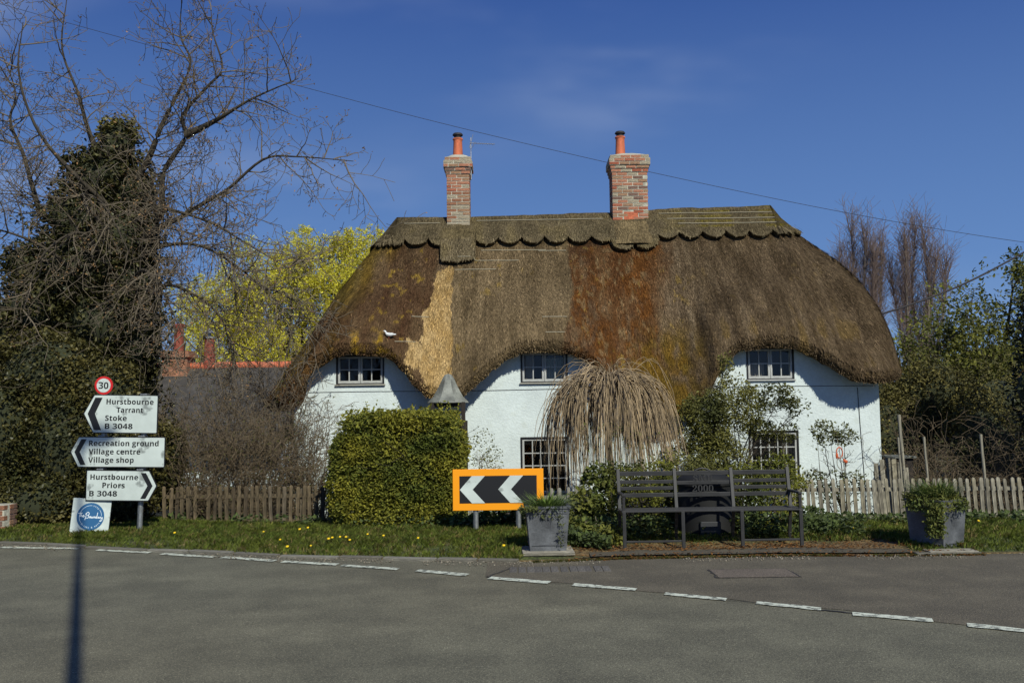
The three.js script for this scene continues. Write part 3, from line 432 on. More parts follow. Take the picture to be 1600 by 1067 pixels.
// ---- walls with real openings
const upper = [[-3.19, -2.32, 2.18, 2.71], [0.15, 1.0, 2.17, 2.73], [4.24, 5.1, 2.17, 2.75]], lower = [[0.13, 1.0, 0.16, 1.19], [4.24, 5.14, 0.19, 1.25]], door = [-1.45, -0.82, -0.42, 1.5];
{
  const s = new THREE.Shape(); s.moveTo(WX0, -0.6); s.lineTo(WX1, -0.6); for (let x = WX1; x >= WX0; x -= 0.05) s.lineTo(x, Math.max(eaveY(x), 1.5) + 0.28); s.lineTo(WX0, eaveY(WX0) + 0.2); s.closePath();
  for (const [a, b, c, d] of [...upper, ...lower, door]) { const h = new THREE.Path(); h.moveTo(a, c); h.lineTo(a, d); h.lineTo(b, d); h.lineTo(b, c); h.closePath(); s.holes.push(h); }
  const g = new THREE.ExtrudeGeometry(s, { depth: 0.34, bevelEnabled: false }); g.translate(0, 0, WZ - 0.34);
  partAt('front_wall', metre(g), M.wall, cottage);
  partAt('side_wall', metre(box(WX1 - 0.34, WX1 - 0.003, -0.6, 2.35, WZ - 0.345, WZB)), M.wall, cottage); partAt('side_wall', metre(box(WX0 + 0.003, WX0 + 0.34, -0.6, 1.95, WZ - 0.345, WZB)), M.wall, cottage);
  partAt('rear_wall', metre(box(WX0 + 0.35, WX1 - 0.35, -0.6, 2.3, WZB - 0.3, WZB)), M.wall, cottage);
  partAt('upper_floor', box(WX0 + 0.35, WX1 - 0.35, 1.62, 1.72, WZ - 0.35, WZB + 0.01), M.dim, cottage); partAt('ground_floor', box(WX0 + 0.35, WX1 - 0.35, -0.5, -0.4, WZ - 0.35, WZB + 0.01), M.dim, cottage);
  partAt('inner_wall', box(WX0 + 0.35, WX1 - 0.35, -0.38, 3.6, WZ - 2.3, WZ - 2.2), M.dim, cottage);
}
function window4(x0, x1, y0, y1, leaves, cols, rows, z, tone, drape) {
  const w = new THREE.Group(); w.name = 'window'; w.position.set((x0 + x1) / 2, y0, z).sub(cottage.position); cottage.add(w);
  const P = (n, g, m) => partAt(n, g, m, w); const F = 0.028;
  P('frame', mg([box(x0, x0 + F, y0, y1, z - 0.09, z + 0.012), box(x1 - F, x1, y0, y1, z - 0.09, z + 0.012), box(x0 + F, x1 - F, y1 - F, y1, z - 0.09, z + 0.012), box(x0 + F, x1 - F, y0, y0 + F * 0.6, z - 0.09, z + 0.012)]), M.black);
  P('sill', rbox(x0 - 0.02, x1 + 0.02, y0 - 0.028, y0 - 0.001, z - 0.06, z + 0.045, 0.006), tone);
  const L = (x1 - x0 - 2 * F) / leaves;
  for (let k = 0; k < leaves; k++) {
    const a = x0 + F + k * L + 0.004, b = a + L - 0.008, c = y0 + F * 0.6 + 0.003, d = y1 - F - 0.003, s = 0.034, zz = z - 0.052;
    P('casement', mg([box(a, a + s, c, d, zz, zz + 0.042), box(b - s, b, c, d, zz, zz + 0.042), box(a + s, b - s, d - s, d, zz, zz + 0.042), box(a + s, b - s, c, c + s * 1.3, zz, zz + 0.042)]), M.white);
    const ia = a + s, ib = b - s, ic = c + s * 1.3, id = d - s, pw = (ib - ia) / cols, ph = (id - ic) / rows;
    for (let i = 1; i < cols; i++) P('glazing_bar', box(ia + i * pw - 0.009, ia + i * pw + 0.009, ic, id, zz + 0.004, zz + 0.034), M.white);
    for (let j = 1; j < rows; j++) P('glazing_bar', box(ia, ib, ic + j * ph - 0.009, ic + j * ph + 0.009, zz + 0.006, zz + 0.032), M.white);
    for (let i = 0; i < cols; i++) for (let j = 0; j < rows; j++) { const g = new THREE.PlaneGeometry(pw - 0.018, ph - 0.018); g.rotateY((hash3(i, j, k + Math.round(x0 * 10)) - 0.5) * 0.02); g.translate(ia + (i + 0.5) * pw, ic + (j + 0.5) * ph, zz + 0.016); P('pane', g, M.glass); }
  }
  if (drape) drape.forEach(([a, b, c, d, m]) => { const n = 40, p = [], ix = []; for (let i = 0; i <= n; i++) for (const q of [0, 1]) p.push(lerp(a, b, i / n), q ? d : c, z - 0.2 + Math.sin(i * 1.3) * 0.018); for (let i = 0; i < n; i++) { const k = i * 2; ix.push(k, k + 2, k + 1, k + 1, k + 2, k + 3); } const g = new THREE.BufferGeometry(); g.setAttribute('position', new THREE.Float32BufferAttribute(p, 3)); g.setAttribute('uv', new THREE.Float32BufferAttribute(new Float32Array(p.length / 3 * 2), 2)); g.setIndex(ix); g.computeVertexNormals(); P('curtain', g, m); });
  return w;
}
window4(...upper[0], 2, 2, 2, WZ, M.cream);
window4(...upper[1], 2, 2, 2, WZ, M.cream, [[0.2, 0.4, 2.15, 2.7, M.curtain], [0.62, 0.98, 2.15, 2.62, M.curtain2]]);
window4(...upper[2], 2, 2, 2, WZ, M.white, [[4.26, 4.6, 2.12, 2.46, M.curtain]]);
window4(...lower[0], 1, 5, 4, WZ, M.white); window4(...lower[1], 1, 5, 4, WZ, M.white, [[4.9, 5.12, 0.2, 1.2, M.curtain]]);
{ // door under the lead porch hood
  const d = partAt('door', mg([0, 1, 2, 3, 4].map((k) => box(-1.41 + k * 0.111, -1.41 + k * 0.111 + 0.107, -0.4, 1.46, WZ - 0.14, WZ - 0.1))), M.darkwood, cottage);
  partAt('handle', new THREE.SphereGeometry(0.025, 10, 8).translate(-0.93, 0.55, WZ - 0.08), M.aluminium, d);
  partAt('door_frame', mg([box(-1.45, -1.41, -0.42, 1.5, WZ - 0.16, WZ + 0.015), box(-0.86, -0.82, -0.42, 1.5, WZ - 0.16, WZ + 0.015), box(-1.41, -0.86, 1.46, 1.5, WZ - 0.16, WZ + 0.015)]), M.darkwood, cottage);
  const h = new THREE.LatheGeometry([[0.02, 0.485], [0.075, 0.465], [0.12, 0.4], [0.165, 0.31], [0.23, 0.2], [0.3, 0.09], [0.4, 0.0], [0.41, -0.02], [0.36, -0.02], [0.14, 0.2], [0.02, 0.4]].map(([x, y]) => new THREE.Vector2(x, y)), 8); h.rotateY(Math.PI / 8); h.scale(0.93, 1, 1.0); h.translate(-1.13, 1.84, -17.5);
  partAt('porch_hood', h, M.lead, cottage);
  for (const x of [-1.40, -0.86]) partAt('porch_post', rbox(x - 0.035, x + 0.035, -0.47, 1.83, -17.3, -17.23, 0.006), M.darkwood, cottage);
  partAt('porch_beam', box(-1.44, -0.82, 1.74, 1.815, -17.3, -17.24), M.darkwood, cottage);
  // cables clipped along the wall under the upper windows and down the right corner
  const t = new Tubes(); const pts = (a, b) => span(a, b, 0.25).map((x) => V(x, 2.04 + Math.sin(x * 1.7) * 0.006, WZ + 0.006)); for (const [a, b] of [[-3.7, -1.6], [-0.75, 3.3], [3.7, 6.55]]) { const q = pts(a, b); t.path(q, q.map(() => 0.005), 4); }
  partAt('wall_cable', t.geo(), M.black, cottage);
  const t2 = new Tubes(); t2.path([V(6.23, 2.0, WZ + 0.008), V(6.26, 1.2, WZ + 0.008), V(6.3, 0.3, WZ + 0.008), V(6.31, -0.4, WZ + 0.008)], [0.006, 0.006, 0.006, 0.006], 4); partAt('wall_cable', t2.geo(), M.black, cottage);
}
// ---- chimneys, brick by brick on the faces in view
function chimney(x0, x1, z0, z1, yBase, yTop, seenSide, seed, potX, stainFrom) {
  const r = rng(seed), c = new THREE.Group(); c.name = 'chimney'; c.position.set((x0 + x1) / 2, yBase, (z0 + z1) / 2).sub(cottage.position); cottage.add(c); const w = worldOf(c);
  const H = 0.0715, n = Math.round((yTop - yBase) / H), unit = new RoundedBoxGeometry(1, 1, 1, 1, 0.03), hidden = [], core = [];
  const flare = (k) => [0.035, 0.06, 0.06, 0.035, 0.018][n - 1 - k] ?? 0;
  for (let k = 0; k < n; k++) {
    const f = flare(k), a = x0 - f, b = x1 + f, zf = z1 + f, zb = z0 - f, y = yBase + k * H, D = 0.1;
    core.push(box(a + 0.009, b - 0.009, y - (k ? 0 : 0.6), y + H - 0.0005 * 0, zb + 0.009, zf - 0.009));
    const put = (cx, cz, sx, sz, seen) => {
      const pale = y < stainFrom ? (r() < 0.35 ? 5 : r() < 0.5 ? 3 : 6) : (r() < 0.09 ? 4 : r() < 0.3 ? 3 : r() < 0.22 ? 5 : r() < 0.4 ? 2 : Math.floor(r() * 3)); const m = k > n - 4 && r() < 0.55 ? 5 : pale;
      if (seen) { const o = part('brick', unit, M.brick[m], c); o.position.set(cx - w.x + (r() - 0.5) * 0.004, y + H / 2 - w.y, cz - w.z + (r() - 0.5) * 0.006); o.scale.set(sx - 0.014, H - 0.0155, sz); if (sz > sx) o.scale.set(sx, H - 0.0155, sz - 0.014); }
      else { const g = new THREE.BoxGeometry(sx > sz ? sx - 0.011 : sx, H - 0.011, sz > sx ? sz - 0.011 : sz); g.translate(cx, y + H / 2, cz); hidden.push(g); }
    };
    const row = (p0, p1, off) => { const out = []; let p = p0; const first = off ? 0.1075 : 0.215; let L = first; while (p < p1 - 0.02) { let e = Math.min(p1, p + L); if (p1 - e < 0.06) e = p1; out.push([p, e]); p = e; L = 0.2150; } return out; };
    for (const [p, e] of row(a, b, k % 2)) { const hole = yTop - y > 0.7 && seed === 2 && y + H > stainFrom + 0.02 && y < stainFrom + 0.24 && p > x0 + 0.19 && e < x1 - 0.12; if (!hole) put((p + e) / 2, zf - D / 2, e - p, D, true); put((p + e) / 2, zb + D / 2, e - p, D, false); }
    for (const [p, e] of row(zb + D + 0.011, zf - D - 0.011, (k + 1) % 2)) { put(a + D / 2, (p + e) / 2, D, e - p, seenSide < 0); put(b - D / 2, (p + e) / 2, D, e - p, seenSide > 0); }
  }
  partAt('mortar', metre(mg(core)), M.mortar, c); stuffKind(partAt('rear_bricks', mg(hidden), M.brick[0], c));
  const cap = new THREE.CylinderGeometry(0.16, (x1 - x0) * 0.72, 0.09, 4, 1); cap.rotateY(Math.PI / 4); cap.scale(1, 1, (z1 - z0) / (x1 - x0)); cap.translate((x0 + x1) / 2, yBase + n * H + 0.045, (z0 + z1) / 2); partAt('flaunching', cap, M.mortar, c);
  const top = yBase + n * H, pz = (z0 + z1) / 2, pot = new THREE.LatheGeometry([[0.085, 0], [0.115, 0.0], [0.105, 0.06], [0.093, 0.3], [0.092, 0.39], [0.106, 0.4], [0.106, 0.43], [0.08, 0.43], [0.078, 0.1]].map(([x, y]) => new THREE.Vector2(x, y)), 20); pot.translate(potX, top + 0.03, pz); partAt('chimney_pot', pot, M.terracotta, c);
  const cow = mg([new THREE.CylinderGeometry(0.078, 0.078, 0.07, 16).translate(potX, top + 0.485, pz), new THREE.LatheGeometry([[0.1, 0], [0.112, 0.015], [0.09, 0.05], [0.07, 0.052]].map(([x, y]) => new THREE.Vector2(x, y)), 18).translate(potX, top + 0.52, pz)]); partAt('cowl', cow, M.soot, c);
  if (seed === 2) partAt('vent_panel', rbox(x0 + 0.235, x1 - 0.215, stainFrom + 0.03, stainFrom + 0.21, z1 - 0.1, z1 - 0.003, 0.004), M.terracotta, c);
  return c;
}
chimney(-1.31, -0.83, -20.75, -20.2, 5.18, 6.88, 1, 1, -1.08, 6.15);
chimney(2.1, 2.84, -20.8, -20.2, 5.25, 6.92, -1, 2, 2.32, 5.5);
{ // thatch swept up round the foot of each stack
  const sad = (x0, x1, y0, y1, zt) => { const p = [], ix = [], c = [], u = []; const nx = 20, ny = 12; for (let j = 0; j <= ny; j++) for (let i = 0; i <= nx; i++) { const t = j / ny, q = i / nx, hw = lerp((x1 - x0) / 2 - 0.03, (x1 - x0) / 2 + 0.06, t), x = (x0 + x1) / 2 + (q * 2 - 1) * hw, e = 1 - Math.pow(Math.abs(q * 2 - 1), 4), y = lerp(y1, y0, t) + (noise(x * 7, t * 6) - 0.5) * 0.03, z = lerp(zt, -19.62, t) + e * 0.16 - 0.12 + (noise(x * 8, t * 7, 3) - 0.5) * 0.03; p.push(x, y, z); u.push(x, y); c.push(...mix3([0.2, 0.165, 0.11], [0.30, 0.25, 0.165], noise(x * 5, y * 5)).map((k) => k * 1.3)); } for (let j = 0; j < ny; j++) for (let i = 0; i < nx; i++) { const a = j * (nx + 1) + i, b = a + nx + 1; ix.push(a, b, a + 1, a + 1, b, b + 1); } const g = new THREE.BufferGeometry(); g.setAttribute('position', new THREE.Float32BufferAttribute(p, 3)); g.setAttribute('uv', new THREE.Float32BufferAttribute(u, 2)); g.setAttribute('color', new THREE.Float32BufferAttribute(c, 3)); g.setIndex(ix); g.computeVertexNormals(); partAt('thatch_apron', g, M.thatch, cottage); };
  sad(-1.36, -0.78, 4.72, 5.36, -20.12); sad(2.06, 2.9, 4.95, 5.5, -20.12);
}

// ------------------------------------------------------------------ signs
const font = await new FontLoader().loadAsync('fonts/droid/droid_sans_bold.typeface.json');
const serif = await new FontLoader().loadAsync('fonts/droid/droid_serif_bold.typeface.json');
function words(str, cap, width, x, y, z, f = font, depth = 0.002) { // baseline at y, left edge at x
  const g = new TextGeometry(str, { font: f, size: 1, depth: 0.01, curveSegments: 4, bevelEnabled: false }), h = new TextGeometry('H', { font: f, size: 1, depth: 0.01, curveSegments: 2 });
  g.computeBoundingBox(); h.computeBoundingBox(); const b = g.boundingBox, k = cap / h.boundingBox.max.y; g.translate(-b.min.x, 0, 0); g.scale(width ? width / (b.max.x - b.min.x) : k, k, depth / 0.01); g.translate(x, y, z); return g;
}
function plate(pts, d, z) { const s = new THREE.Shape(); const n = pts.length; for (let i = 0; i < n; i++) { const [px, py, rr = 0.012] = pts[i], a = pts[(i + n - 1) % n], b = pts[(i + 1) % n]; const u = (q) => { const L = Math.hypot(q[0] - px, q[1] - py); return [px + (q[0] - px) / L * rr, py + (q[1] - py) / L * rr]; }; const p1 = u(a), p2 = u(b); if (i) s.lineTo(...p1); else s.moveTo(...p1); s.quadraticCurveTo(px, py, ...p2); } s.closePath(); const g = new THREE.ExtrudeGeometry(s, { depth: d, bevelEnabled: false, curveSegments: 4 }); g.translate(0, 0, z); return g; }
const poly = (pts, d, z) => plate(pts.map(([x, y]) => [x, y, 0.0005]), d, z);
{
  const s = thing('direction_sign', 'three white arrow direction signs and a 30 limit disc on two grey posts', 'road sign', [-5.45, -0.02, -13.85]); s.rotation.z = -0.036;
  for (const [x, h] of [[-0.315, 2.2], [0.24, 2.0]]) part('post', rod([x, -0.3, -0.1], [x, h, -0.1], 0.038, 14), M.steel, s);
  const arrow = (x0, x1, y0, y1, tip, left, lines, tilt, off, th) => {
    const p = new THREE.Group(); p.name = 'arrow_panel'; p.position.set(0, (y0 + y1) / 2, 0); p.rotation.z = tilt; s.add(p); const h = (y1 - y0) / 2, ym = 0;
    const out = (e) => left ? [[x0 - tip - e * 1.4, ym], [x0 - e * 0.6, -h - e], [x1 + e, -h - e], [x1 + e, h + e], [x0 - e * 0.6, h + e]] : [[x1 + tip + e * 1.4, ym], [x1 + e * 0.6, h + e], [x0 - e, h + e], [x0 - e, -h - e], [x1 + e * 0.6, -h - e]];
    part('border', plate(out(0.012), 0.014, -0.012), M.signBlack, p); part('face', plate(out(0), 0.004, 0.0015), M.signWhite, p);
    const d = left ? -1 : 1, bx = left ? x0 : x1, cx = bx + d * (tip - 0.048), hh = h * 0.88; // bold black chevron
    part('chevron', poly([[cx + d * 0.0, 0], [bx - d * off, hh], [bx - d * (off + th), hh], [cx - d * th, 0], [bx - d * (off + th - 0.004), -hh], [bx - d * (off - 0.004), -hh]], 0.003, 0.006), M.signBlack, p);
    part('lettering', mg(lines.map(([t, x, y, w]) => words(t, 0.073, w, x, y - (y0 + y1) / 2, 0.006))), M.signBlack, p);
    for (const x of [-0.315, 0.24]) part('clip', mg([rbox(x - 0.045, x + 0.045, h + 0.006, h + 0.03, -0.14, -0.012, 0.004)]), M.steel, p);
    return p;
  };
  arrow(-0.43, 0.445, 1.455, 1.965, 0.135, true, [['Hurstbourne', -0.262, 1.845, 0.655], ['Tarrant', -0.118, 1.73, 0.37], ['Stoke', -0.272, 1.617, 0.30], ['B 3048', -0.272, 1.505, 0.385]], 0.012, 0.012, 0.1);
  arrow(-0.615, 0.57, 0.985, 1.385, 0.105, true, [['Recreation ground', -0.475, 1.27, 0.965], ['Village centre', -0.475, 1.155, 0.715], ['Village shop', -0.478, 1.04, 0.63]], 0.018, 0.033, 0.071);
  arrow(-0.48, 0.375, 0.525, 0.925, 0.105, false, [['Hurstbourne', -0.432, 0.805, 0.66], ['Priors', -0.262, 0.692, 0.31], ['B 3048', -0.440, 0.578, 0.385]], 0.014, 0.04, 0.071);
  const d = part('speed_disc', new THREE.CylinderGeometry(0.127, 0.127, 0.012, 40).rotateX(Math.PI / 2).translate(-0.315, 2.1, 0.0), M.signRed, s, 'round red-edged 30 speed limit disc above the arrow signs');
  part('disc_face', new THREE.CylinderGeometry(0.097, 0.097, 0.003, 36).rotateX(Math.PI / 2).translate(-0.315, 2.1, 0.0085), M.signWhite, d); part('lettering', words('30', 0.09, 0.135, -0.3825, 2.055, 0.011), M.signBlack, d);
}
{
  const s = thing('board_sign', 'square white board with a round blue emblem standing in the grass', 'sign', [-5.86, 0.0, -13.81]); s.rotation.set(-0.12, 0.04, -0.055);
  part('board', rbox(-0.262, 0.262, -0.02, 0.535, -0.018, 0, 0.004), M.signWhite, s);
  const cv = document.createElement('canvas'); cv.width = cv.height = 512; const c = cv.getContext('2d');
  c.fillStyle = '#2d6390'; c.fillRect(0, 0, 512, 512); c.strokeStyle = '#c9dbe6'; c.fillStyle = '#dbe7ec'; c.lineWidth = 9;
  c.beginPath(); c.arc(256, 256, 205, Math.PI * 1.08, Math.PI * 1.52); c.stroke(); c.beginPath(); c.arc(256, 256, 205, Math.PI * 1.78, Math.PI * 1.97); c.stroke(); c.beginPath(); c.arc(256, 256, 205, Math.PI * 0.8, Math.PI * 0.95); c.stroke(); c.beginPath(); c.arc(256, 256, 205, Math.PI * 0.03, Math.PI * 0.14); c.stroke();
  const ring = (t, a0, a1, inside) => { for (let i = 0; i < t.length; i++) { const a = a0 + (a1 - a0) * i / Math.max(1, t.length - 1); c.save(); c.translate(256 + Math.cos(a) * 205, 256 + Math.sin(a) * 205); c.rotate(inside ? a - Math.PI / 2 : a + Math.PI / 2); c.fillText(t[i], 0, 0); c.restore(); } };
  c.font = 'bold 40px sans-serif'; c.textAlign = 'center'; c.textBaseline = 'middle'; ring('drinks & eats', Math.PI * 0.76, Math.PI * 0.19, true); ring('stay', Math.PI * 1.57, Math.PI * 1.73, false);
  // hand-lettered name
  c.lineWidth = 13; c.lineCap = 'round'; c.lineJoin = 'round'; c.strokeStyle = '#e6eef0';
  const ink = (...ls) => ls.forEach((l) => { c.beginPath(); c.moveTo(l[0], l[1]); for (let i = 2; i + 3 < l.length; i += 2) c.quadraticCurveTo(l[i], l[i + 1], (l[i] + l[i + 2]) / 2, (l[i + 1] + l[i + 3]) / 2); c.lineTo(l[l.length - 2], l[l.length - 1]); c.stroke(); });
  ink([25, 205, 60, 195, 98, 196], [62, 200, 55, 240, 50, 272], [82, 205, 76, 240, 72, 270, 85, 235, 96, 245, 98, 262, 104, 268], [112, 255, 140, 250, 132, 236, 118, 234, 114, 258, 122, 274, 146, 258]);
  ink([180, 195, 172, 260, 158, 318], [160, 215, 196, 170, 224, 185, 232, 218, 190, 238, 228, 240, 222, 276, 196, 290, 172, 280], [250, 258, 238, 256, 240, 278, 258, 282, 262, 258, 250, 252], [272, 258, 270, 284, 284, 278, 292, 270, 292, 256, 292, 280, 302, 276], [310, 280, 312, 256, 316, 262, 332, 250, 334, 276]);
  ink([366, 258, 350, 252, 346, 274, 356, 282, 372, 262, 380, 230, 384, 180], [372, 262, 370, 280, 382, 280], [412, 258, 398, 252, 394, 274, 404, 280, 414, 262, 414, 280, 424, 276], [430, 280, 432, 258, 440, 256, 446, 256], [452, 258, 452, 284, 466, 278, 476, 268, 478, 254, 482, 300, 462, 332, 440, 340, 440, 322]);
  const t = new THREE.CanvasTexture(cv); t.colorSpace = THREE.SRGBColorSpace; const g = new THREE.CircleGeometry(0.187, 48); g.translate(0.0, 0.29, 0.003);
  part('emblem', g, std(lin(1, 1, 1), 0.5, { map: t }), s); part('lettering', mg([words('CAFE OPEN', 0.034, 0.3, -0.12, 0.045, 0.002)]), std(lin(0.10, 0.12, 0.12), 0.6), s);
}
{
  const s = thing('chevron_sign', 'orange bordered black and white double chevron sign on two posts', 'road sign', [-0.21, -0.05, -13.35]);
  for (const x of [-0.305, 0.265]) part('post', rod([x, -0.3, -0.05], [x, 0.9, -0.05], 0.037, 14), M.steel, s);
  part('backing_board', rbox(-0.605, 0.605, 0.40, 0.945, -0.012, 0, 0.003), M.signOrange, s); part('black_panel', box(-0.515, 0.515, 0.495, 0.855, 0.001, 0.0035), M.signBlack, s);
  for (const x of [-0.51, 0.0]) part('white_chevron', poly([[x, 0.675], [x + 0.16, 0.495], [x + 0.335, 0.495], [x + 0.17, 0.675], [x + 0.335, 0.855], [x + 0.16, 0.855]], 0.002, 0.0055), M.signWhite, s);
}
{
  const s = thing('street_name_sign', 'green street name plate in the dark hedge at far right', 'sign', [11.2, -0.45, -21.6]);
  for (const x of [-0.2, 0.5]) part('post', box(x, x + 0.05, 0, 1.52, -0.06, -0.02), M.darkwood, s); part('plate', rbox(-0.35, 0.65, 1.35, 1.58, -0.012, 0.003, 0.004), std(lin(0.10, 0.24, 0.22), 0.5), s); part('lettering', words('SUMM', 0.13, 0.4, -0.27, 1.395, 0.004), std(lin(0.42, 0.6, 0.58), 0.5), s);
}

// ------------------------------------------------------------------ bench with cut-out lettering
{
  const s = thing('memorial_bench', 'dark grey metal three-bay bench with SMB 2000 in its back', 'bench', [2.37, 0.0, -12.15]); s.rotation.y = 0.02;
  const X = [-1.07, -0.37, 0.335, 1.04], bar = (x0, x1, y0, y1, z0, z1) => rbox(x0, x1, y0, y1, z0, z1, 0.004);
  X.forEach((x, k) => {
    const t = (n, pts, w, d) => { const g = []; for (let i = 0; i < pts.length - 1; i++) { const [a, b] = [pts[i], pts[i + 1]], L = Math.hypot(b[0] - a[0], b[1] - a[1]) + 0.01, q = new RoundedBoxGeometry(w, L, d, 1, 0.004); q.rotateX(Math.atan2(b[1] - a[1], b[0] - a[0])); q.translate(x, (a[0] + b[0]) / 2, (a[1] + b[1]) / 2); g.push(q); } return part(n, mg(g), M.bench, s); };
    t('back_post', [[0.44, -0.2], [0.92, -0.31]], 0.042, 0.03); t('leg', [[0, 0.21], [0.44, 0.2]], 0.042, 0.035); t('leg', [[0, -0.3], [0.44, -0.2]], 0.04, 0.03);
    part('seat_bearer', bar(x - 0.018, x + 0.018, 0.40, 0.435, -0.2, 0.2), M.bench, s);
    if (k === 0 || k === 3) { part('armrest', bar(x - 0.022, x + 0.022, 0.63, 0.655, -0.24, 0.21), M.bench, s); part('arm_post', bar(x - 0.016, x + 0.016, 0.44, 0.63, 0.17, 0.2), M.bench, s); }
  });
  for (let k = 0; k < 6; k++) part('seat_slat', bar(-1.1, 1.07, 0.438, 0.458, -0.19 + k * 0.07, -0.19 + k * 0.07 + 0.05), M.bench, s);
  for (let b = 0; b < 3; b++) for (const [h, w] of [[0.865, 0.056], [0.765, 0.044], [0.687, 0.044], [0.605, 0.052]]) { if (b === 1 && h === 0.687) continue; part('back_slat', bar(X[b] + 0.022, X[b + 1] - 0.022, h - w / 2 - (b === 1 && h === 0.765 ? 0.018 : 0), h + w / 2 - (b === 1 && h === 0.765 ? 0.018 : 0), -0.215 - (h - 0.44) * 0.23 - 0.01, -0.215 - (h - 0.44) * 0.23 + 0.012), M.bench, s); }
  part('lettering', mg([words('SMB', 0.075, 0.24, -0.14, 0.765, -0.292, serif, 0.014), words('2000', 0.08, 0.26, -0.155, 0.638, -0.272, serif, 0.014)]), M.bench, s);
  for (const [a, b] of [[X[0], X[1]], [X[2], X[3]]]) part('stretcher', bar(a, b, 0.085, 0.11, 0.195, 0.215), M.bench, s);
  const cr = new THREE.TorusGeometry(0.13, 0.011, 6, 14, 1.5); cr.rotateZ(0.82); cr.scale(1.1, 1, 1); cr.translate(-0.02, 0.79, -0.31); part('crest', cr, M.bench, s);
}

// black bin that backs the middle of the bench
{
  const s = thing('garden_bin', 'black round-shouldered garden bin hidden behind the middle of the bench', 'bin', [2.47, -0.06, -13.02]), m = std(lin(0.010, 0.010, 0.010), 0.75, { map: grainTex });
  part('drum', new THREE.LatheGeometry([[0.36, 0], [0.37, 0.05], [0.34, 0.62], [0.33, 0.74]].map(([x, y]) => new THREE.Vector2(x, y)), 24), m, s);
  part('lid', new THREE.LatheGeometry([[0.35, 0.735], [0.355, 0.77], [0.33, 0.83], [0.2, 0.9], [0.05, 0.915], [0.0, 0.915]].map(([x, y]) => new THREE.Vector2(x, y)), 24), m, s);
  part('hatch', rbox(-0.13, 0.13, 0.06, 0.3, 0.33, 0.375, 0.01), std(lin(0.03, 0.032, 0.036), 0.6), s);
}

// ------------------------------------------------------------------ planters
function planter(label, pos, turn, w0, w1, h, plinth, fill) {
  const s = thing('square_planter', label, 'planter', pos, 'lead grey planters beside the bench'); s.rotation.y = turn;
  const ring = (y, w) => [[-w, y, w], [w, y, w], [w, y, -w], [-w, y, -w]], L = [ring(0, w0), ring(h, w1), ring(h + 0.006, w1 + 0.012), ring(h + 0.032, w1 + 0.014), ring(h + 0.032, w1 - 0.03), ring(h - 0.06, w1 - 0.04)], p = [], ix = [];
  for (let k = 0; k < L.length - 1; k++) for (let q = 0; q < 4; q++) { const a = L[k][q], b = L[k][(q + 1) % 4], c = L[k + 1][(q + 1) % 4], d = L[k + 1][q], o = p.length / 3; p.push(...a, ...b, ...c, ...d); ix.push(o, o + 1, o + 2, o, o + 2, o + 3); }
  const g = new THREE.BufferGeometry(); g.setAttribute('position', new THREE.Float32BufferAttribute(p, 3)); g.setIndex(ix); const gg = g.toNonIndexed(); gg.computeVertexNormals(); part('tub', metre(gg), M.planter, s);
  const m = []; const wf = (y) => lerp(w0, w1, y / h) + 0.004; // raised mouldings on each face
  for (let q = 0; q < 4; q++) { const f = []; const yb = 0.06, yt = h - 0.05; f.push(box(-wf(yb) + 0.03, wf(yb) - 0.03, yb, yb + 0.01, wf(yb) - 0.006, wf(yb) + 0.004)); f.push(box(-wf(yt) + 0.03, wf(yt) - 0.03, yt, yt + 0.01, wf(yt) - 0.006, wf(yt) + 0.004)); f.forEach((b) => m.push(b.rotateY(q * Math.PI / 2))); }
  part('moulding', mg(m), M.planter, s); part('compost', new THREE.PlaneGeometry(2 * w1 - 0.07, 2 * w1 - 0.07).rotateX(-Math.PI / 2).translate(0, h - 0.02, 0), M.core, s);
  if (plinth) part('plinth', mg([rbox(-w0 - 0.09, w0 + 0.09, -0.045, -0.004, -w0 - 0.09, w0 + 0.09, 0.01), rbox(-w0 - 0.045, w0 + 0.045, -0.04, 0.0, -w0 - 0.045, w0 + 0.045, 0.008)]), M.concrete, s);
  return s;
}
planter('lead grey square planter on a pale plinth beside the chevron sign', [0.375, 0.075, -11.62], 0.03, 0.205, 0.245, 0.47, true);
planter('lead grey square planter turned cornerwise in front of the fence on the right', [4.93, 0.015, -11.75], 0.62, 0.205, 0.24, 0.53, false);
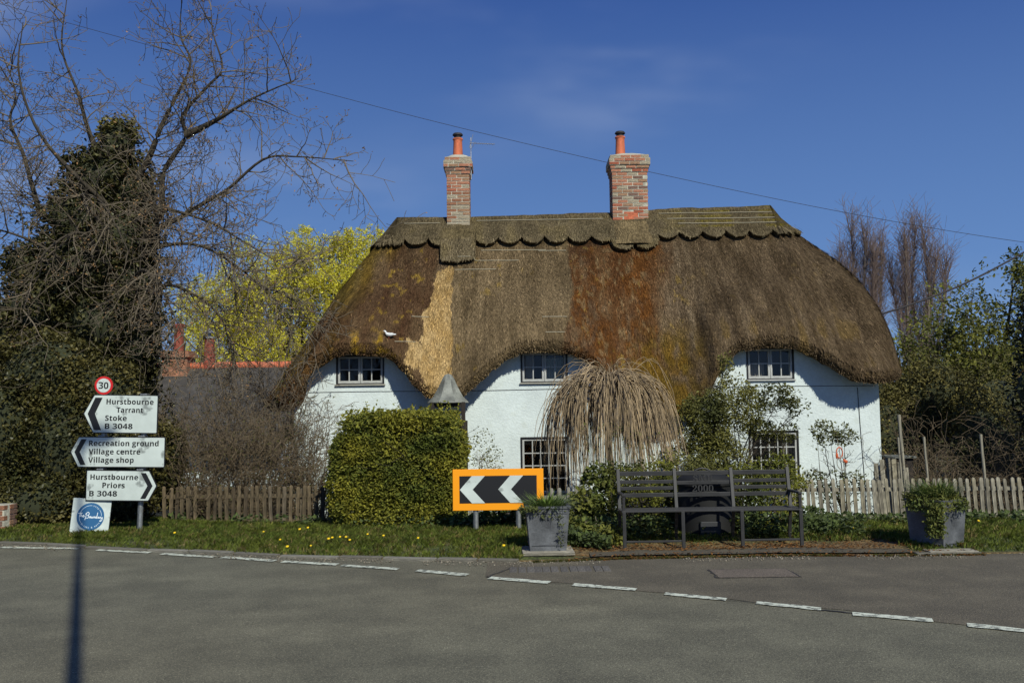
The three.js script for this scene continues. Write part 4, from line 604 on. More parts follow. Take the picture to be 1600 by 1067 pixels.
{
  const slab = part('stone_slab', rbox(4.5, 5.05, -0.03, 0.045, -11.42, -11.2, 0.015), M.concrete, scene); slab.userData = { label: 'pale broken stone slab lying at the foot of the cornerwise planter', category: 'slab' }; slab.position.x = 0.12;
  const r = rng(90), s = thing('planter_plant', 'clump of grassy green bulb leaves growing in the planter by the chevron sign', 'plant', [0.375, 0.55, -11.62]);
  const bl = blade([[[-0.5, 0, 0], [0.5, 0, 0], [0.45, 0.5, 0.12], [-0.45, 0.5, 0.12]], [[-0.45, 0.5, 0.12], [0.45, 0.5, 0.12], [0, 1, 0.5]]]);
  scatter('leaves', bl, M.leafSoft, s, 520, (o) => { const a = r() * 6.28, d = Math.sqrt(r()) * 0.22; o.p.set(0.375 + Math.cos(a) * d, 0.52, -11.62 + Math.sin(a) * d); EU.set(0.15 + d * 3.6 * r() + r() * 0.3, Math.PI / 2 - a + (r() - 0.5), 0, 'YXZ'); o.q.setFromEuler(EU); const L = 0.12 + r() * 0.16; o.s.set(0.009 + r() * 0.006, L, L); const q = 0.7 + r() * 0.6; o.c.setRGB(0.12 * q, 0.18 * q, 0.025 * q); });
  scatter('trailing_leaves', leafGeo, M.leaf, s, 520, (o) => { const a = r() * 6.28, k = r() < 0.4; const d = 0.24 + r() * 0.06; o.p.set(0.375 + (k ? -0.12 - 0.2 * r() : Math.cos(a) * d), 0.5 + (k ? 0.03 + r() * 0.05 : (r() - 0.6) * 0.12), -11.62 + (k ? 0.25 + r() * 0.08 : Math.sin(a) * d)); if (!k && r() < 0.2) { o.p.set(0.5 + r() * 0.05, 0.5 - r() * 0.38, -11.36); } turnTo(o.q, r); const w = 0.022 + r() * 0.025; o.s.set(w, w, w); const q = 0.6 + r() * 0.7; o.c.setRGB(0.14 * q, 0.16 * q, 0.045 * q); });
  const s2 = thing('planter_shrub', 'spreading yellow-green shrub spilling over the cornerwise planter', 'shrub', [4.93, 0.5, -11.75]);
  scatter('leaves', leafGeo, M.leaf, s2, 4200, (o) => { const a = r() * 6.28, b = Math.acos(1 - r() * 1.15), n = 0.82 + 0.36 * fbm(a * 1.2, b * 2, 5, 2), R = 0.26 * n * (0.6 + 0.4 * r()); o.p.set(4.91 + Math.sin(b) * Math.cos(a) * R * 1.45, 0.49 + Math.cos(b) * R * 0.92, -11.72 + Math.sin(b) * Math.sin(a) * R * 1.2); if (r() < 0.24) { o.p.x = 4.69 + r() * 0.17; o.p.y = 0.18 + r() * 0.38; o.p.z = -11.50 + (r()) * 0.16 - (o.p.x - 4.71) * -0.3; } turnTo(o.q, r); const w = 0.028 + r() * 0.028; o.s.set(w, w, w); const q = 0.6 + r() * 0.7, t = noise(a * 2, b * 3); o.c.setRGB(lerp(0.10, 0.19, t) * q, lerp(0.14, 0.19, t) * q, 0.035 * q); });
  scatter('grass_leaves', bl, M.leafSoft, s2, 380, (o) => { const a = r() * 6.28, d = Math.sqrt(r()) * 0.24; o.p.set(4.95 + Math.cos(a) * d, 0.59, -11.78 + Math.sin(a) * d); EU.set(0.2 + d * 2.4 * r(), Math.PI / 2 - a, 0, 'YXZ'); o.q.setFromEuler(EU); const L = 0.12 + r() * 0.17; o.s.set(0.009, L, L); const q = 0.6 + r() * 0.6; o.c.setRGB(0.10 * q, 0.15 * q, 0.025 * q); });
}

// ------------------------------------------------------------------ picket fences
function fence(label, x0, x1, mats, h, lean, seed, gap = 0.095, skip = 0) {
  const r = rng(seed), zAt = (x) => lerp(-15.25, -14.5, (x + 5.4) / 13.6), s = thing('picket_fence', label, 'fence', [(x0 + x1) / 2, -0.08, zAt((x0 + x1) / 2)]), w = worldOf(s);
  const pk = (wd) => { const q = new THREE.Shape(); q.moveTo(-wd, 0); q.lineTo(wd, 0); q.lineTo(wd, h - wd); q.quadraticCurveTo(wd, h - 0.004, 0, h); q.quadraticCurveTo(-wd, h - 0.004, -wd, h - wd); q.closePath(); const g = new THREE.ExtrudeGeometry(q, { depth: 0.016, bevelEnabled: true, bevelSize: 0.002, bevelThickness: 0.002, bevelSegments: 1, curveSegments: 3 }); return metre(g); };
  const gs = [pk(0.024), pk(0.026), pk(0.022)]; let x = x0, k = 0;
  while (x < x1) { if (r() >= skip) { const o = part('picket', gs[k % 3], mats[Math.floor(r() * mats.length)], s); o.position.set(x - w.x, (r() - 0.5) * 0.03, zAt(x) - w.z + 0.002 * r()); o.rotation.set((r() - 0.5) * 0.04, 0, lean + (r() - 0.5) * 0.07); } x += gap * (0.9 + r() * 0.2); k++; }
  const a = Math.atan2(-(zAt(x1) - zAt(x0)), x1 - x0);
  for (const y of [0.13, h - 0.15]) { const g = metre(new THREE.BoxGeometry(x1 - x0 + 0.1, 0.055, 0.026)); const o = part('rail', g, mats[0], s); o.position.set(0, y, -0.018); o.rotation.y = a; }
  for (let px = x0 + 0.35; px < x1; px += 1.75) { const o = part('post', metre(box(-0.035, 0.035, -0.3, h - 0.05, -0.07, 0)), mats[mats.length - 1], s); o.position.set(px - w.x, 0, zAt(px) - w.z - 0.033); }
  return s;
}
fence('brown weathered picket fence below the bare shrubs on the left', -5.3, -2.5, M.picketBrown, 0.66, 0.01, 301, 0.098, 0.03);
fence('short pale picket fence showing under the chevron sign', -0.75, 1.2, M.picketPale, 0.6, 0, 302, 0.11, 0.1);
fence('grey weathered picket fence running right from the bench to the frame edge', 3.85, 8.3, M.picket, 0.68, 0.05, 303, 0.095);

// ------------------------------------------------------------------ aerial, dove, wires, stakes, gate
{
  const s = thing('tv_aerial', 'thin grey television aerial on the left chimney', 'aerial', [-0.80, 6.55, -20.3]);
  part('mast', rod([0, -0.1, 0], [0, 0.78, 0], 0.011, 6), M.aluminium, s); part('boom', rod([-0.02, 0.66, 0.02], [0.5, 0.6, 0.12], 0.008, 6), M.aluminium, s); part('reflector', mg([rod([-0.03, 0.56, 0.0], [0.05, 0.84, 0.04], 0.006, 5), rod([0.0, 0.52, 0.05], [0.1, 0.66, 0.1], 0.005, 5)]), M.aluminium, s);
  for (let k = 0; k < 9; k++) { const x = 0.06 + k * 0.05, q = 0.045; part('director', rod([x - 0.02, 0.652 - x * 0.12, 0.02 + x * 0.2 - q], [x + 0.02, 0.652 - x * 0.12, 0.02 + x * 0.2 + q], 0.004, 4), M.aluminium, s); }
  part('bracket', box(-0.03, 0.01, 0.0, 0.04, -0.05, 0.0), M.steel, s);
}
{ // white dove on the thatch
  const k = (() => { let lo = 0, hi = 1; const i = (-2.2 - (EX0 + CR)) / 0.03; for (let b = 0; b < 20; b++) { const m = (lo + hi) / 2; roofAt(i, m).y > 2.98 ? lo = m : hi = m; } return roofAt(i, lo, 0.01); })();
  const s = thing('white_dove', 'white dove standing on the thatch above the left window', 'bird', [k.x, k.y, k.z + 0.02]); s.scale.setScalar(0.82);
  const t = new Tubes(); const P = [[-0.125, 0.155, 0], [-0.115, 0.158, 0], [-0.098, 0.158, 0], [-0.082, 0.152, 0], [-0.072, 0.135, 0], [-0.06, 0.11, 0], [-0.03, 0.085, 0], [0.01, 0.075, 0], [0.05, 0.072, 0], [0.085, 0.076, 0], [0.12, 0.08, 0], [0.155, 0.083, 0]].map((q) => V(...q)); t.path(P, [0.001, 0.006, 0.019, 0.021, 0.019, 0.025, 0.042, 0.047, 0.04, 0.026, 0.018, 0.012], 12); const g = t.geo();
  part('body', g, std(lin(0.82, 0.83, 0.82), 0.85), s);
  for (const z of [-1, 1]) { const wg = new THREE.SphereGeometry(1, 14, 8); wg.scale(0.075, 0.032, 0.012); wg.rotateZ(0.06); wg.translate(0.04, 0.082, z * 0.042); part('wing', wg, std(lin(0.74, 0.76, 0.77), 0.85), s); part('leg', rod([0.0, -0.01, z * 0.016], [0.0, 0.045, z * 0.016], 0.004, 5), M.terracotta, s); part('eye', new THREE.SphereGeometry(0.004, 6, 5).translate(-0.1, 0.162, z * 0.0175), M.signBlack, s); }
  part('beak', new THREE.ConeGeometry(0.006, 0.022, 6).rotateZ(Math.PI / 2).translate(-0.128, 0.154, 0), std(lin(0.3, 0.2, 0.15), 0.6), s);
}
{
  const wire = (name, label, pts, r) => { const p = curve(pts, 60), t = new Tubes(); t.path(p, p.map(() => r), 5); const o = part(name, t.geo(), M.soot, scene); o.userData = { label, category: 'cable' }; };
  wire('overhead_wire', 'thin overhead wire crossing the sky behind the chimneys', [[-22, 15.1, -25], [-13.09, 12.31, -25], [-5.0, 9.94, -25], [-1.56, 8.98, -25], [3.32, 7.75, -25], [8.65, 6.55, -25], [13.0, 5.76, -25], [20, 4.8, -25]], 0.0065);
  wire('service_cable', 'thick black cable rising from the right roof edge out of frame', [[6.3, 3.25, -19.2], [7.4, 3.5, -19.7], [9.2, 4.1, -20.3], [11.3, 5.05, -21.3], [13.5, 6.15, -22.5], [18, 8.4, -25]], 0.021);
  const stake = (label, x, top, z, lean, r = 0.022) => { const s = thing('garden_stake', label, 'stake', [x, -0.45, z], 'stakes behind the right fence'); const g = new THREE.CylinderGeometry(r * 0.9, r, top + 0.45, 7); g.translate(0, (top + 0.45) / 2, 0); part('shaft', g, M.picket[1], s); s.rotation.z = lean; };
  stake('tallest grey stake, nearest the cottage corner', 6.48, 1.52, -16.5, 0.05, 0.03); stake('thin grey stake just left of the tallest stake', 6.38, 1.15, -16.4, 0.04, 0.018); stake('grey stake midway between the cottage corner and the planter plants', 6.86, 1.15, -16.5, 0.05); stake('grey stake standing alone near the right frame edge', 7.8, 1.18, -16.5, 0.05, 0.026);
}
{
  const s = thing('wooden_gate', 'old round-topped grey wooden gate leaning by the cottage corner', 'gate', [6.36, -0.45, -16.85]); const r = rng(61); s.rotation.z = 0.03;
  for (let k = 0; k < 6; k++) { const x = -0.27 + k * 0.1, h = 1.24 - Math.pow(Math.abs(k - 2) / 3.4, 2) * 0.22; const o = part('plank', metre(rbox(x, x + 0.078, 0, h, 0, 0.022, 0.004)), M.picket[k % 4], s); o.position.z = r() * 0.008; }
  for (const y of [0.25, 0.95]) part('brace', metre(box(-0.27, 0.31, y, y + 0.08, -0.03, -0.002)), M.picket[2], s);
  const b = thing('lean_to_roof', 'low grey sheet roof tucked behind the wooden gate', 'shed', [6.95, -0.45, -17.9]); part('roof_sheet', box(-0.3, 0.1, 1.2, 1.23, -0.3, 0.4), M.lead, b); part('wall', box(-0.26, 0.06, 0, 1.195, -0.28, 0.34), M.darkwood, b);
}
{ // lamp column behind the camera: its shadow crosses the road at the left
  const s = thing('lamp_column', 'tall slim grey lamp column standing behind the viewpoint', 'lamp column', [0.61, 0, 1.5]);
  const g = new THREE.CylinderGeometry(0.045, 0.062, 15.4, 14); g.translate(0, 7.7, 0); part('column', g, M.steel, s); part('base', new THREE.CylinderGeometry(0.08, 0.08, 1.2, 14).translate(0, 0.6, 0), M.steel, s);
  const l = new THREE.SphereGeometry(0.2, 14, 8); l.scale(1.6, 0.4, 0.8); l.translate(0.2, 15.4, 0); part('lantern', l, M.steel, s);
}
{
  const s = thing('brick_pillar', 'stub of red brick pillar under the ivy at far left', 'pillar', [-7.46, -0.1, -14.35]); const r = rng(71), u = new RoundedBoxGeometry(0.215, 0.063, 0.1, 1, 0.005);
  part('mortar', metre(box(-0.24, 0.215, 0, 0.52, -0.24, 0.09)), M.mortar, s);
  for (let k = 0; k < 7; k++) for (const f of [0, 1]) { const n = 2; for (let i = 0; i < n; i++) { const o = part('brick', u, M.brick[[6, 6, 4, 3][Math.floor(r() * 4)]], s); if (f) { o.rotation.y = Math.PI / 2; o.position.set(0.175, 0.04 + k * 0.074, -0.09 - i * 0.1 - 0.02); o.scale.x = 0.46; if (i) o.position.z -= 0.005; } else o.position.set(-0.125 + i * 0.225 + (k % 2 ? -0.03 : 0) + 0.01, 0.04 + k * 0.074, 0.05); } }
}

// ------------------------------------------------------------------ trees and shrubs
const rv = (r) => V(r() - 0.5, r() - 0.5, r() - 0.5).multiplyScalar(2);
function grow(tb, r, p, dir, len, rad, lev, o, tips) { // one branch and, below it, its side branches
  const n = o.seg?.[lev] ?? 5, pts = [p.clone()], rs = [rad], d = dir.clone().normalize(), cur = p.clone();
  for (let i = 1; i <= n; i++) {
    d.addScaledVector(rv(r), o.wander ?? 0.2); d.y += (o.up?.[lev] ?? 0.03); d.normalize(); cur.addScaledVector(d, len / n); pts.push(cur.clone()); rs.push(Math.max(rad * (1 - 0.8 * i / n), o.min ?? 0.003));
    if (lev > 0 && i >= (o.from ?? 1)) { const k = o.kids[lev], m = Math.floor(k) + (r() < k % 1 ? 1 : 0); for (let q = 0; q < m; q++) { const sd = rv(r).cross(d).normalize(), nd = d.clone().multiplyScalar(o.along ?? 0.6).addScaledVector(sd, 0.6 + r() * 0.6); grow(tb, r, cur, nd, len * (o.ratio ?? 0.5) * (0.6 + r() * 0.7) * (1 - 0.35 * i / n), Math.max(rs[i] * 0.62, o.min ?? 0.003), lev - 1, o, tips); } }
    else if (tips && lev === 0 && i === n) tips.push(cur.clone());
  }
  tb.path(pts, rs, rad > 0.03 ? 7 : rad > 0.012 ? 5 : 3);
}
const blob = (g0, amp, f, seed) => { const p = g0.attributes.position, v = V(); for (let i = 0; i < p.count; i++) { v.fromBufferAttribute(p, i); const k = 1 + (fbm(v.x * f + seed, v.y * f, v.z * f, 3) - 0.5) * amp; p.setXYZ(i, v.x * k, v.y * k, v.z * k); } g0.computeVertexNormals(); return g0; };
const mixc = (o, a, b, t, q) => o.c.setRGB(lerp(a[0], b[0], t) * q, lerp(a[1], b[1], t) * q, lerp(a[2], b[2], t) * q);

// ---- clipped evergreen bush in front of the porch
{
  const r = rng(700), cx = -1.66, cz = -14.75, s = thing('clipped_bush', 'large clipped yellow-green evergreen bush left of the chevron sign', 'bush', [cx, -0.08, cz]);
  const half = (y) => 0.95 * table([[0, 0.92], [0.25, 0.98], [0.7, 1.01], [1.2, 1.0], [1.6, 0.95], [1.75, 0.84], [1.85, 0.3]])(y), dep = 0.68;
  const tb = new Tubes(); for (let k = 0; k < 26; k++) grow(tb, r, V(cx + (r() - 0.5) * 0.6, -0.1, cz + (r() - 0.5) * 0.5), V((r() - 0.5) * 0.9, 1, (r() - 0.5) * 0.8), 1.5, 0.018, 1, { kids: [0, 1.6], wander: 0.15, ratio: 0.4 }, null); partAt('stems', tb.geo(), M.bark, s);
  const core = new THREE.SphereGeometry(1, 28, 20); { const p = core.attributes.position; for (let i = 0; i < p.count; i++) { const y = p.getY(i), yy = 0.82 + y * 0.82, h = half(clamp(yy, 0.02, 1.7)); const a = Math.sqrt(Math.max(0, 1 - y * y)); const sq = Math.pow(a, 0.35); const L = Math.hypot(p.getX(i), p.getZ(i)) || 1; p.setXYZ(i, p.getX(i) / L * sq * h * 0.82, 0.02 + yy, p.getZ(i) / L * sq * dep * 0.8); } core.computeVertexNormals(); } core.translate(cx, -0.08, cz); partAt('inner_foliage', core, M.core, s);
  scatter('leaves', leafGeo, M.leaf, s, 46000, (o) => {
    const y = Math.pow(r(), 0.85) * 1.8, sd = r(), e = r() * 2 - 1; let bx = sd < 0.55 ? e : (sd < 0.78 ? -1 : 1), bz = sd < 0.55 ? 1 : e; const nrm = Math.pow(Math.pow(Math.abs(bx), 6) + Math.pow(Math.abs(bz), 6), -1 / 6); bx *= nrm; bz *= nrm;
    const n = fbm(bx * 2.2 + 4, y * 2.4, bz * 2.2, 3), h = half(y), top = y > 1.5, k = (top ? Math.sqrt(r()) : 1 - Math.pow(r(), 2.2) * 0.2) * (0.87 + 0.26 * n);
    o.p.set(cx + bx * h * k, -0.08 + y * 0.94 + (n - 0.5) * 0.08 + (top ? (r() - 0.4) * 0.16 : 0), cz + bz * dep * k); if (r() < 0.04) { o.p.y += r() * 0.16; o.p.x += (r() - 0.5) * 0.1; }
    if (fbm(o.p.x * 7, o.p.y * 7, o.p.z * 7, 2) < 0.36 && r() < 0.7) return false; turnTo(o.q, r); const w = 0.036 + r() * 0.036; o.s.set(w, w, w); const t = clamp(fbm(bx * 3, y * 3, bz * 3 + 7, 3) * 1.6 - 0.4 + (r() - 0.5) * 0.5), q = 0.7 + r() * 0.6; mixc(o, [0.10, 0.125, 0.016], [0.33, 0.295, 0.03], t, q);
  });
  const sh = []; for (let k = 0; k < 110; k++) { const x = cx + (r() * 2 - 1) * 0.86, h = 0.06 + r() * r() * 0.2; sh.push([x, 1.4 + 0.12 * smooth(-0.95, -0.5, x - cx), cz + (r() - 0.3) * 0.8, h + 0.06, (r() - 0.5) * 0.5]); }
  scatter('new_shoots', leafGeo, M.leaf, s, 1800, (o) => { const [x, y, z, h, l] = sh[Math.floor(r() * sh.length)], t = r(); o.p.set(x + l * h * t + (r() - 0.5) * 0.03, y + h * t, z + (r() - 0.5) * 0.03); turnTo(o.q, r, 1.2); const w = 0.03 + r() * 0.03; o.s.set(w, w, w); mixc(o, [0.16, 0.18, 0.02], [0.36, 0.32, 0.035], r(), 0.8 + r() * 0.4); });
}
// ---- bare tree across the road behind the viewpoint, mirrored in the panes
{
  const r = rng(705), s = thing('bare_tree', 'bare tree standing across the road behind the viewpoint', 'tree', [-6.6, 0, 8]), tb = new Tubes();
  for (let k = 0; k < 7; k++) { const p = curve([[-6.6, -0.1, 8], [-6.6 + (r() - 0.5) * 0.6, 1.6, 8], [-6.6 + (r() - 0.5) * 3, 3.8, 8 + (r() - 0.5) * 2], [-6.6 + (r() - 0.5) * 6, 6 + r() * 2, 8 + (r() - 0.5) * 3]], 14); tb.path(p, p.map((_, i) => 0.17 - i * 0.011), 7); for (let i = 5; i < 15; i++) grow(tb, r, p[i], rv(r).add(V(0, 0.4, 0)), 1.5, 0.035, 2, { kids: [0, 1, 1.2], wander: 0.22, ratio: 0.5, min: 0.007 }, null); }
  partAt('trunk', tb.geo(), M.bark, s);
}
// ---- weeping willow, grafted mop of bare tan strands
{
  const r = rng(711), cx = 1.5, cz = -15.6, s = thing('weeping_willow', 'small weeping willow with a mop of bare tan strands behind the bench', 'tree', [cx, -0.12, cz]);
  const tr = new Tubes(); tr.path(curve([[cx - 0.02, -0.2, cz], [cx + 0.03, 0.6, cz], [cx - 0.03, 1.3, cz], [cx + 0.02, 1.95, cz]], 10), Array.from({ length: 11 }, (_, i) => 0.055 - i * 0.001), 8); partAt('trunk', tr.geo(), M.bark, s);
  const tb = new Tubes(), br = new Tubes(), arches = [];
  for (let k = 0; k < 40; k++) { // arching branches from the graft
    const a = k / 40 * 6.283 + (r() - 0.5) * 0.3, R = (k % 3 ? 0.5 : 0.22) + r() * 0.42, ca = Math.cos(a), sa = Math.sin(a) * 0.9, pk = 2.27 - R * R * 0.24 + (r() - 0.5) * 0.14, rr = ca > 0 ? 1.0 : 0.98;
    const p = curve([[cx, 1.55 + r() * 0.4, cz], [cx + ca * R * 0.35, pk - 0.08, cz + sa * R * 0.35], [cx + ca * R * 0.72 * rr, pk - 0.02, cz + sa * R * 0.72], [cx + ca * R * rr, pk - 0.22, cz + sa * R], [cx + ca * (R + 0.07) * rr, pk - 0.6, cz + sa * (R + 0.05)]], 16); arches.push(p); br.path(p, p.map((_, i) => 0.017 - i * 0.0007), 5);
  }
  partAt('branches', br.geo(), std(lin(0.27, 0.2, 0.125), 0.95), s);
  for (let k = 0; k < 1250; k++) {
    const p = arches[Math.floor(r() * arches.length)], i0 = 4 + Math.floor(Math.pow(r(), 0.8) * 11), c0 = p[i0], d = p[Math.min(16, i0 + 1)].clone().sub(p[i0 - 1]).normalize(), right = c0.x > cx ? 1 : 0;
    d.add(V((r() - 0.5) * 0.7, 0.15 + r() * 0.25, (r() - 0.5) * 0.7)).normalize(); const L = 0.35 + Math.pow(r(), 0.8) * (1.35 + 0.1 * right), n = 11, pts = [c0.clone()], cur = c0.clone(), drift = V(right * (0.10 + r() * 0.16) * smooth(cx, cx + 0.6, c0.x) + (r() - 0.5) * 0.12, -1, (r() - 0.5) * 0.12);
    for (let i = 0; i < n; i++) { d.addScaledVector(drift, 0.30 + i * 0.05).addScaledVector(rv(r), 0.07).normalize(); cur.addScaledVector(d, L / n); if (cur.y < 0.05) break; pts.push(cur.clone()); }
    const rad = 0.004 + r() * 0.0042, c = r(), q = (0.45 + r() * 0.85) * (r() < 0.15 ? 0.55 : 1); tb.path(pts, pts.map((_, i) => rad * (1 - 0.6 * i / n)), 3, [lerp(0.36, 0.47, c) * q, lerp(0.265, 0.35, c) * q, lerp(0.155, 0.21, c) * q]);
  }
  for (let k = 0; k < 3; k++) { const a = -0.3 + r() * 1.1, pts = curve([[cx + 0.2, 2.1, cz], [cx + 0.55 + r() * 0.2, 2.38 + r() * 0.1, cz + 0.1], [cx + 0.8 + r() * 0.2, 2.0, cz + 0.2], [cx + 0.95 + r() * 0.15, 1.5 + r() * 0.3, cz + a * 0.2]], 12); tb.path(pts, pts.map(() => 0.0045), 3, [0.34, 0.25, 0.15]); }
  stuffKind(partAt('hanging_strands', tb.geo(), M.willowTwig, s));
  scatter('young_leaves', strandLeafGeo, M.leafSoft, s, 420, (o) => { const t = r(); o.p.set(cx + 0.1 + (r() - 0.5) * 1.1, 0.35 + r() * 1.1, cz + 0.5 + r() * 0.3); if (o.p.x > cx + 0.4 && r() < 0.5) return false; turnTo(o.q, r); const w = 0.05 + r() * 0.04; o.s.set(w, w, w); o.c.setRGB(0.16, 0.2, 0.02); });
}
// ---- a leafy bush as a thing: stems and a cloud of leaves round given lobes
function bush(name, label, category, base, lobes, n, opt) {
  const r = rng(opt.seed), s = thing(name, label, category, base, opt.group), tb = new Tubes();
  lobes.forEach(([x, y, z, rx, ry, rz]) => { const m = Math.max(2, Math.round(rx * 6)); for (let k = 0; k < m; k++) { const to = V(x + (r() - 0.5) * rx, y + (r() - 0.5) * ry, z + (r() - 0.5) * rz), from = V(base[0] + (r() - 0.5) * (opt.foot ?? 0.3), base[1], base[2] + (r() - 0.5) * 0.3), mid = from.clone().lerp(to, 0.55).add(rv(r).multiplyScalar(0.12 * to.distanceTo(from))); const pts = curve([from.toArray(), mid.toArray(), to.toArray()], 8); tb.path(pts, pts.map((_, i) => (opt.rad ?? 0.02) * (1 - 0.8 * i / 8)), 5); for (let q = 0; q < (opt.twigs ?? 5); q++) { const a = pts[4 + Math.floor(r() * 4)]; grow(tb, r, a, rv(r).add(V(0, 0.4, 0)), 0.3 * Math.max(rx, ry) + 0.1, 0.006, 1, { kids: [0, 1], wander: 0.25, ratio: 0.6 }, null); } } });
  partAt('stems', tb.geo(), opt.bark ?? M.bark, s);
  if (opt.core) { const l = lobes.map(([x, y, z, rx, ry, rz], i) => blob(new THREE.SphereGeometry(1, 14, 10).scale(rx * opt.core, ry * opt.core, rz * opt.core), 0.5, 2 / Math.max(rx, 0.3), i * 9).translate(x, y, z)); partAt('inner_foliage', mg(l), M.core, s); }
  const vol = lobes.map((l) => Math.pow(l[3] * l[4] * l[5], 0.72)), tot = vol.reduce((a, b) => a + b, 0);
  scatter('leaves', opt.geo ?? leafGeo, opt.mat ?? M.leaf, s, n, (o) => {
    let k = r() * tot, i = 0; while (k > vol[i] && i < vol.length - 1) k -= vol[i++]; const [x, y, z, rx, ry, rz] = lobes[i], d = rv(r).normalize(), nn = fbm(d.x * 1.7 + i * 5, d.y * 1.7, d.z * 1.7 + 3, 3), R = Math.pow(r(), opt.fill ?? 0.33) * (0.62 + 0.76 * nn);
    o.p.set(x + d.x * rx * R, y + d.y * ry * R, z + d.z * rz * R); if (opt.floor !== undefined && o.p.y < opt.floor) return false; if (opt.clump && fbm(o.p.x * opt.clump, o.p.y * opt.clump, o.p.z * opt.clump, 3) < (opt.gap ?? 0.45) + (r() - 0.5) * 0.1) return false;
    turnTo(o.q, r); const w = opt.size[0] + r() * (opt.size[1] - opt.size[0]); o.s.set(w, w, w); const t = clamp(fbm(o.p.x * 1.9, o.p.y * 1.9, o.p.z * 1.9 + 5, 3) * 1.8 - 0.4 + (r() - 0.5) * 0.5); mixc(o, opt.c[0], opt.c[1], t, 0.65 + r() * 0.7);
  });
  return s;
}
bush('evergreen_shrub', 'tall dark evergreen shrub arching over the right lower window', 'shrub', [3.55, -0.3, -16.3], [[3.05, 1.35, -16.2, 0.5, 0.6, 0.5], [3.6, 1.65, -16.3, 0.55, 0.5, 0.5], [3.3, 0.85, -16.2, 0.5, 0.5, 0.45], [4.25, 1.82, -16.4, 0.5, 0.25, 0.3], [4.7, 1.66, -16.45, 0.22, 0.2, 0.2], [3.5, 2.3, -16.3, 0.14, 0.3, 0.14], [4.1, 1.3, -16.5, 0.3, 0.2, 0.2], [2.95, 0.5, -15.6, 0.45, 0.55, 0.4], [3.1, 1.5, -16.0, 0.4, 0.5, 0.4], [2.4, 0.55, -14.3, 0.5, 0.55, 0.35], [4.5, 1.25, -16.5, 0.25, 0.2, 0.15]], 30000, { seed: 720, size: [0.035, 0.065], c: [[0.06, 0.07, 0.016], [0.22, 0.205, 0.045]], clump: 5, gap: 0.395, twigs: 8 });
bush('golden_shrub', 'low yellow-green shrub growing up behind the right half of the bench', 'shrub', [3.3, -0.1, -13.6], [[3.05, 0.4, -13.4, 0.4, 0.45, 0.35], [3.45, 0.5, -13.5, 0.45, 0.5, 0.35], [3.62, 0.85, -13.7, 0.3, 0.25, 0.25], [3.15, 0.72, -13.7, 0.3, 0.22, 0.3], [3.9, 0.62, -13.9, 0.2, 0.12, 0.2]], 9000, { seed: 721, size: [0.03, 0.055], c: [[0.07, 0.095, 0.012], [0.26, 0.25, 0.02]], clump: 6, gap: 0.42 });
bush('leafy_shrub', 'dark leafy shrub with yellowish tips behind the left half of the bench', 'shrub', [1.85, -0.1, -13.5], [[1.6, 0.35, -13.3, 0.45, 0.45, 0.35], [2.05, 0.4, -13.6, 0.4, 0.45, 0.3], [1.4, 0.75, -13.7, 0.3, 0.25, 0.25], [2.35, 0.2, -13.4, 0.35, 0.25, 0.3], [1.9, 0.72, -13.8, 0.4, 0.26, 0.3], [1.5, 0.84, -12.62, 0.2, 0.1, 0.1], [1.32, 0.6, -12.5, 0.12, 0.2, 0.1], [3.05, 0.8, -12.75, 0.2, 0.12, 0.12]], 13500, { seed: 722, size: [0.035, 0.06], c: [[0.045, 0.06, 0.012], [0.2, 0.2, 0.02]], clump: 6, gap: 0.42 });
bush('ivy_tangle', 'tangle of ivy and stems between the grey planter and the bench', 'ivy', [0.95, -0.05, -13.2], [[0.9, 0.3, -13.2, 0.25, 0.4, 0.3], [1.1, 0.55, -13.5, 0.22, 0.4, 0.25], [0.75, 0.15, -12.6, 0.25, 0.2, 0.3], [1.05, 0.12, -12.3, 0.3, 0.16, 0.25]], 5200, { seed: 723, size: [0.04, 0.07], geo: ivyGeo, c: [[0.06, 0.085, 0.015], [0.19, 0.19, 0.03]], clump: 5, gap: 0.40, bark: M.twig, rad: 0.012 });
bush('crooked_tree', 'small crooked leafy tree against the white wall right of the lower window', 'tree', [5.5, -0.4, -16.75], [[5.3, 1.28, -16.7, 0.36, 0.2, 0.22], [5.55, 1.15, -16.7, 0.26, 0.14, 0.2], [5.15, 1.1, -16.7, 0.2, 0.14, 0.16], [5.65, 0.45, -16.7, 0.28, 0.14, 0.2], [5.1, 0.45, -16.7, 0.34, 0.2, 0.2], [5.35, 0.2, -16.7, 0.4, 0.16, 0.2]], 2600, { seed: 724, size: [0.04, 0.07], c: [[0.07, 0.085, 0.02], [0.16, 0.155, 0.045]], rad: 0.014, twigs: 3, foot: 0.06, clump: 5, gap: 0.42 });
bush('wall_plant', 'thin twiggy plant with small leaves against the white wall by the porch', 'plant', [-0.55, -0.4, -16.4], [[-0.5, 1.05, -16.4, 0.24, 0.4, 0.16], [-0.35, 0.85, -16.4, 0.22, 0.3, 0.16], [-0.6, 0.5, -16.4, 0.2, 0.4, 0.16]], 620, { seed: 725, size: [0.03, 0.05], c: [[0.09, 0.1, 0.02], [0.2, 0.19, 0.04]], rad: 0.009, twigs: 7, foot: 0.1, bark: M.twig });
bush('ground_shrub', 'low broad-leaved green plants under the chevron sign', 'plant', [-0.1, -0.05, -14.2], [[-0.3, 0.1, -14.1, 0.3, 0.22, 0.2], [0.15, 0.14, -14.1, 0.35, 0.24, 0.2], [-0.65, 0.1, -14.0, 0.25, 0.16, 0.2], [0.55, 0.15, -13.8, 0.25, 0.25, 0.2]], 2600, { seed: 726, size: [0.05, 0.085], c: [[0.05, 0.08, 0.015], [0.13, 0.17, 0.03]], geo: ivyGeo, rad: 0.008, floor: -0.03 });
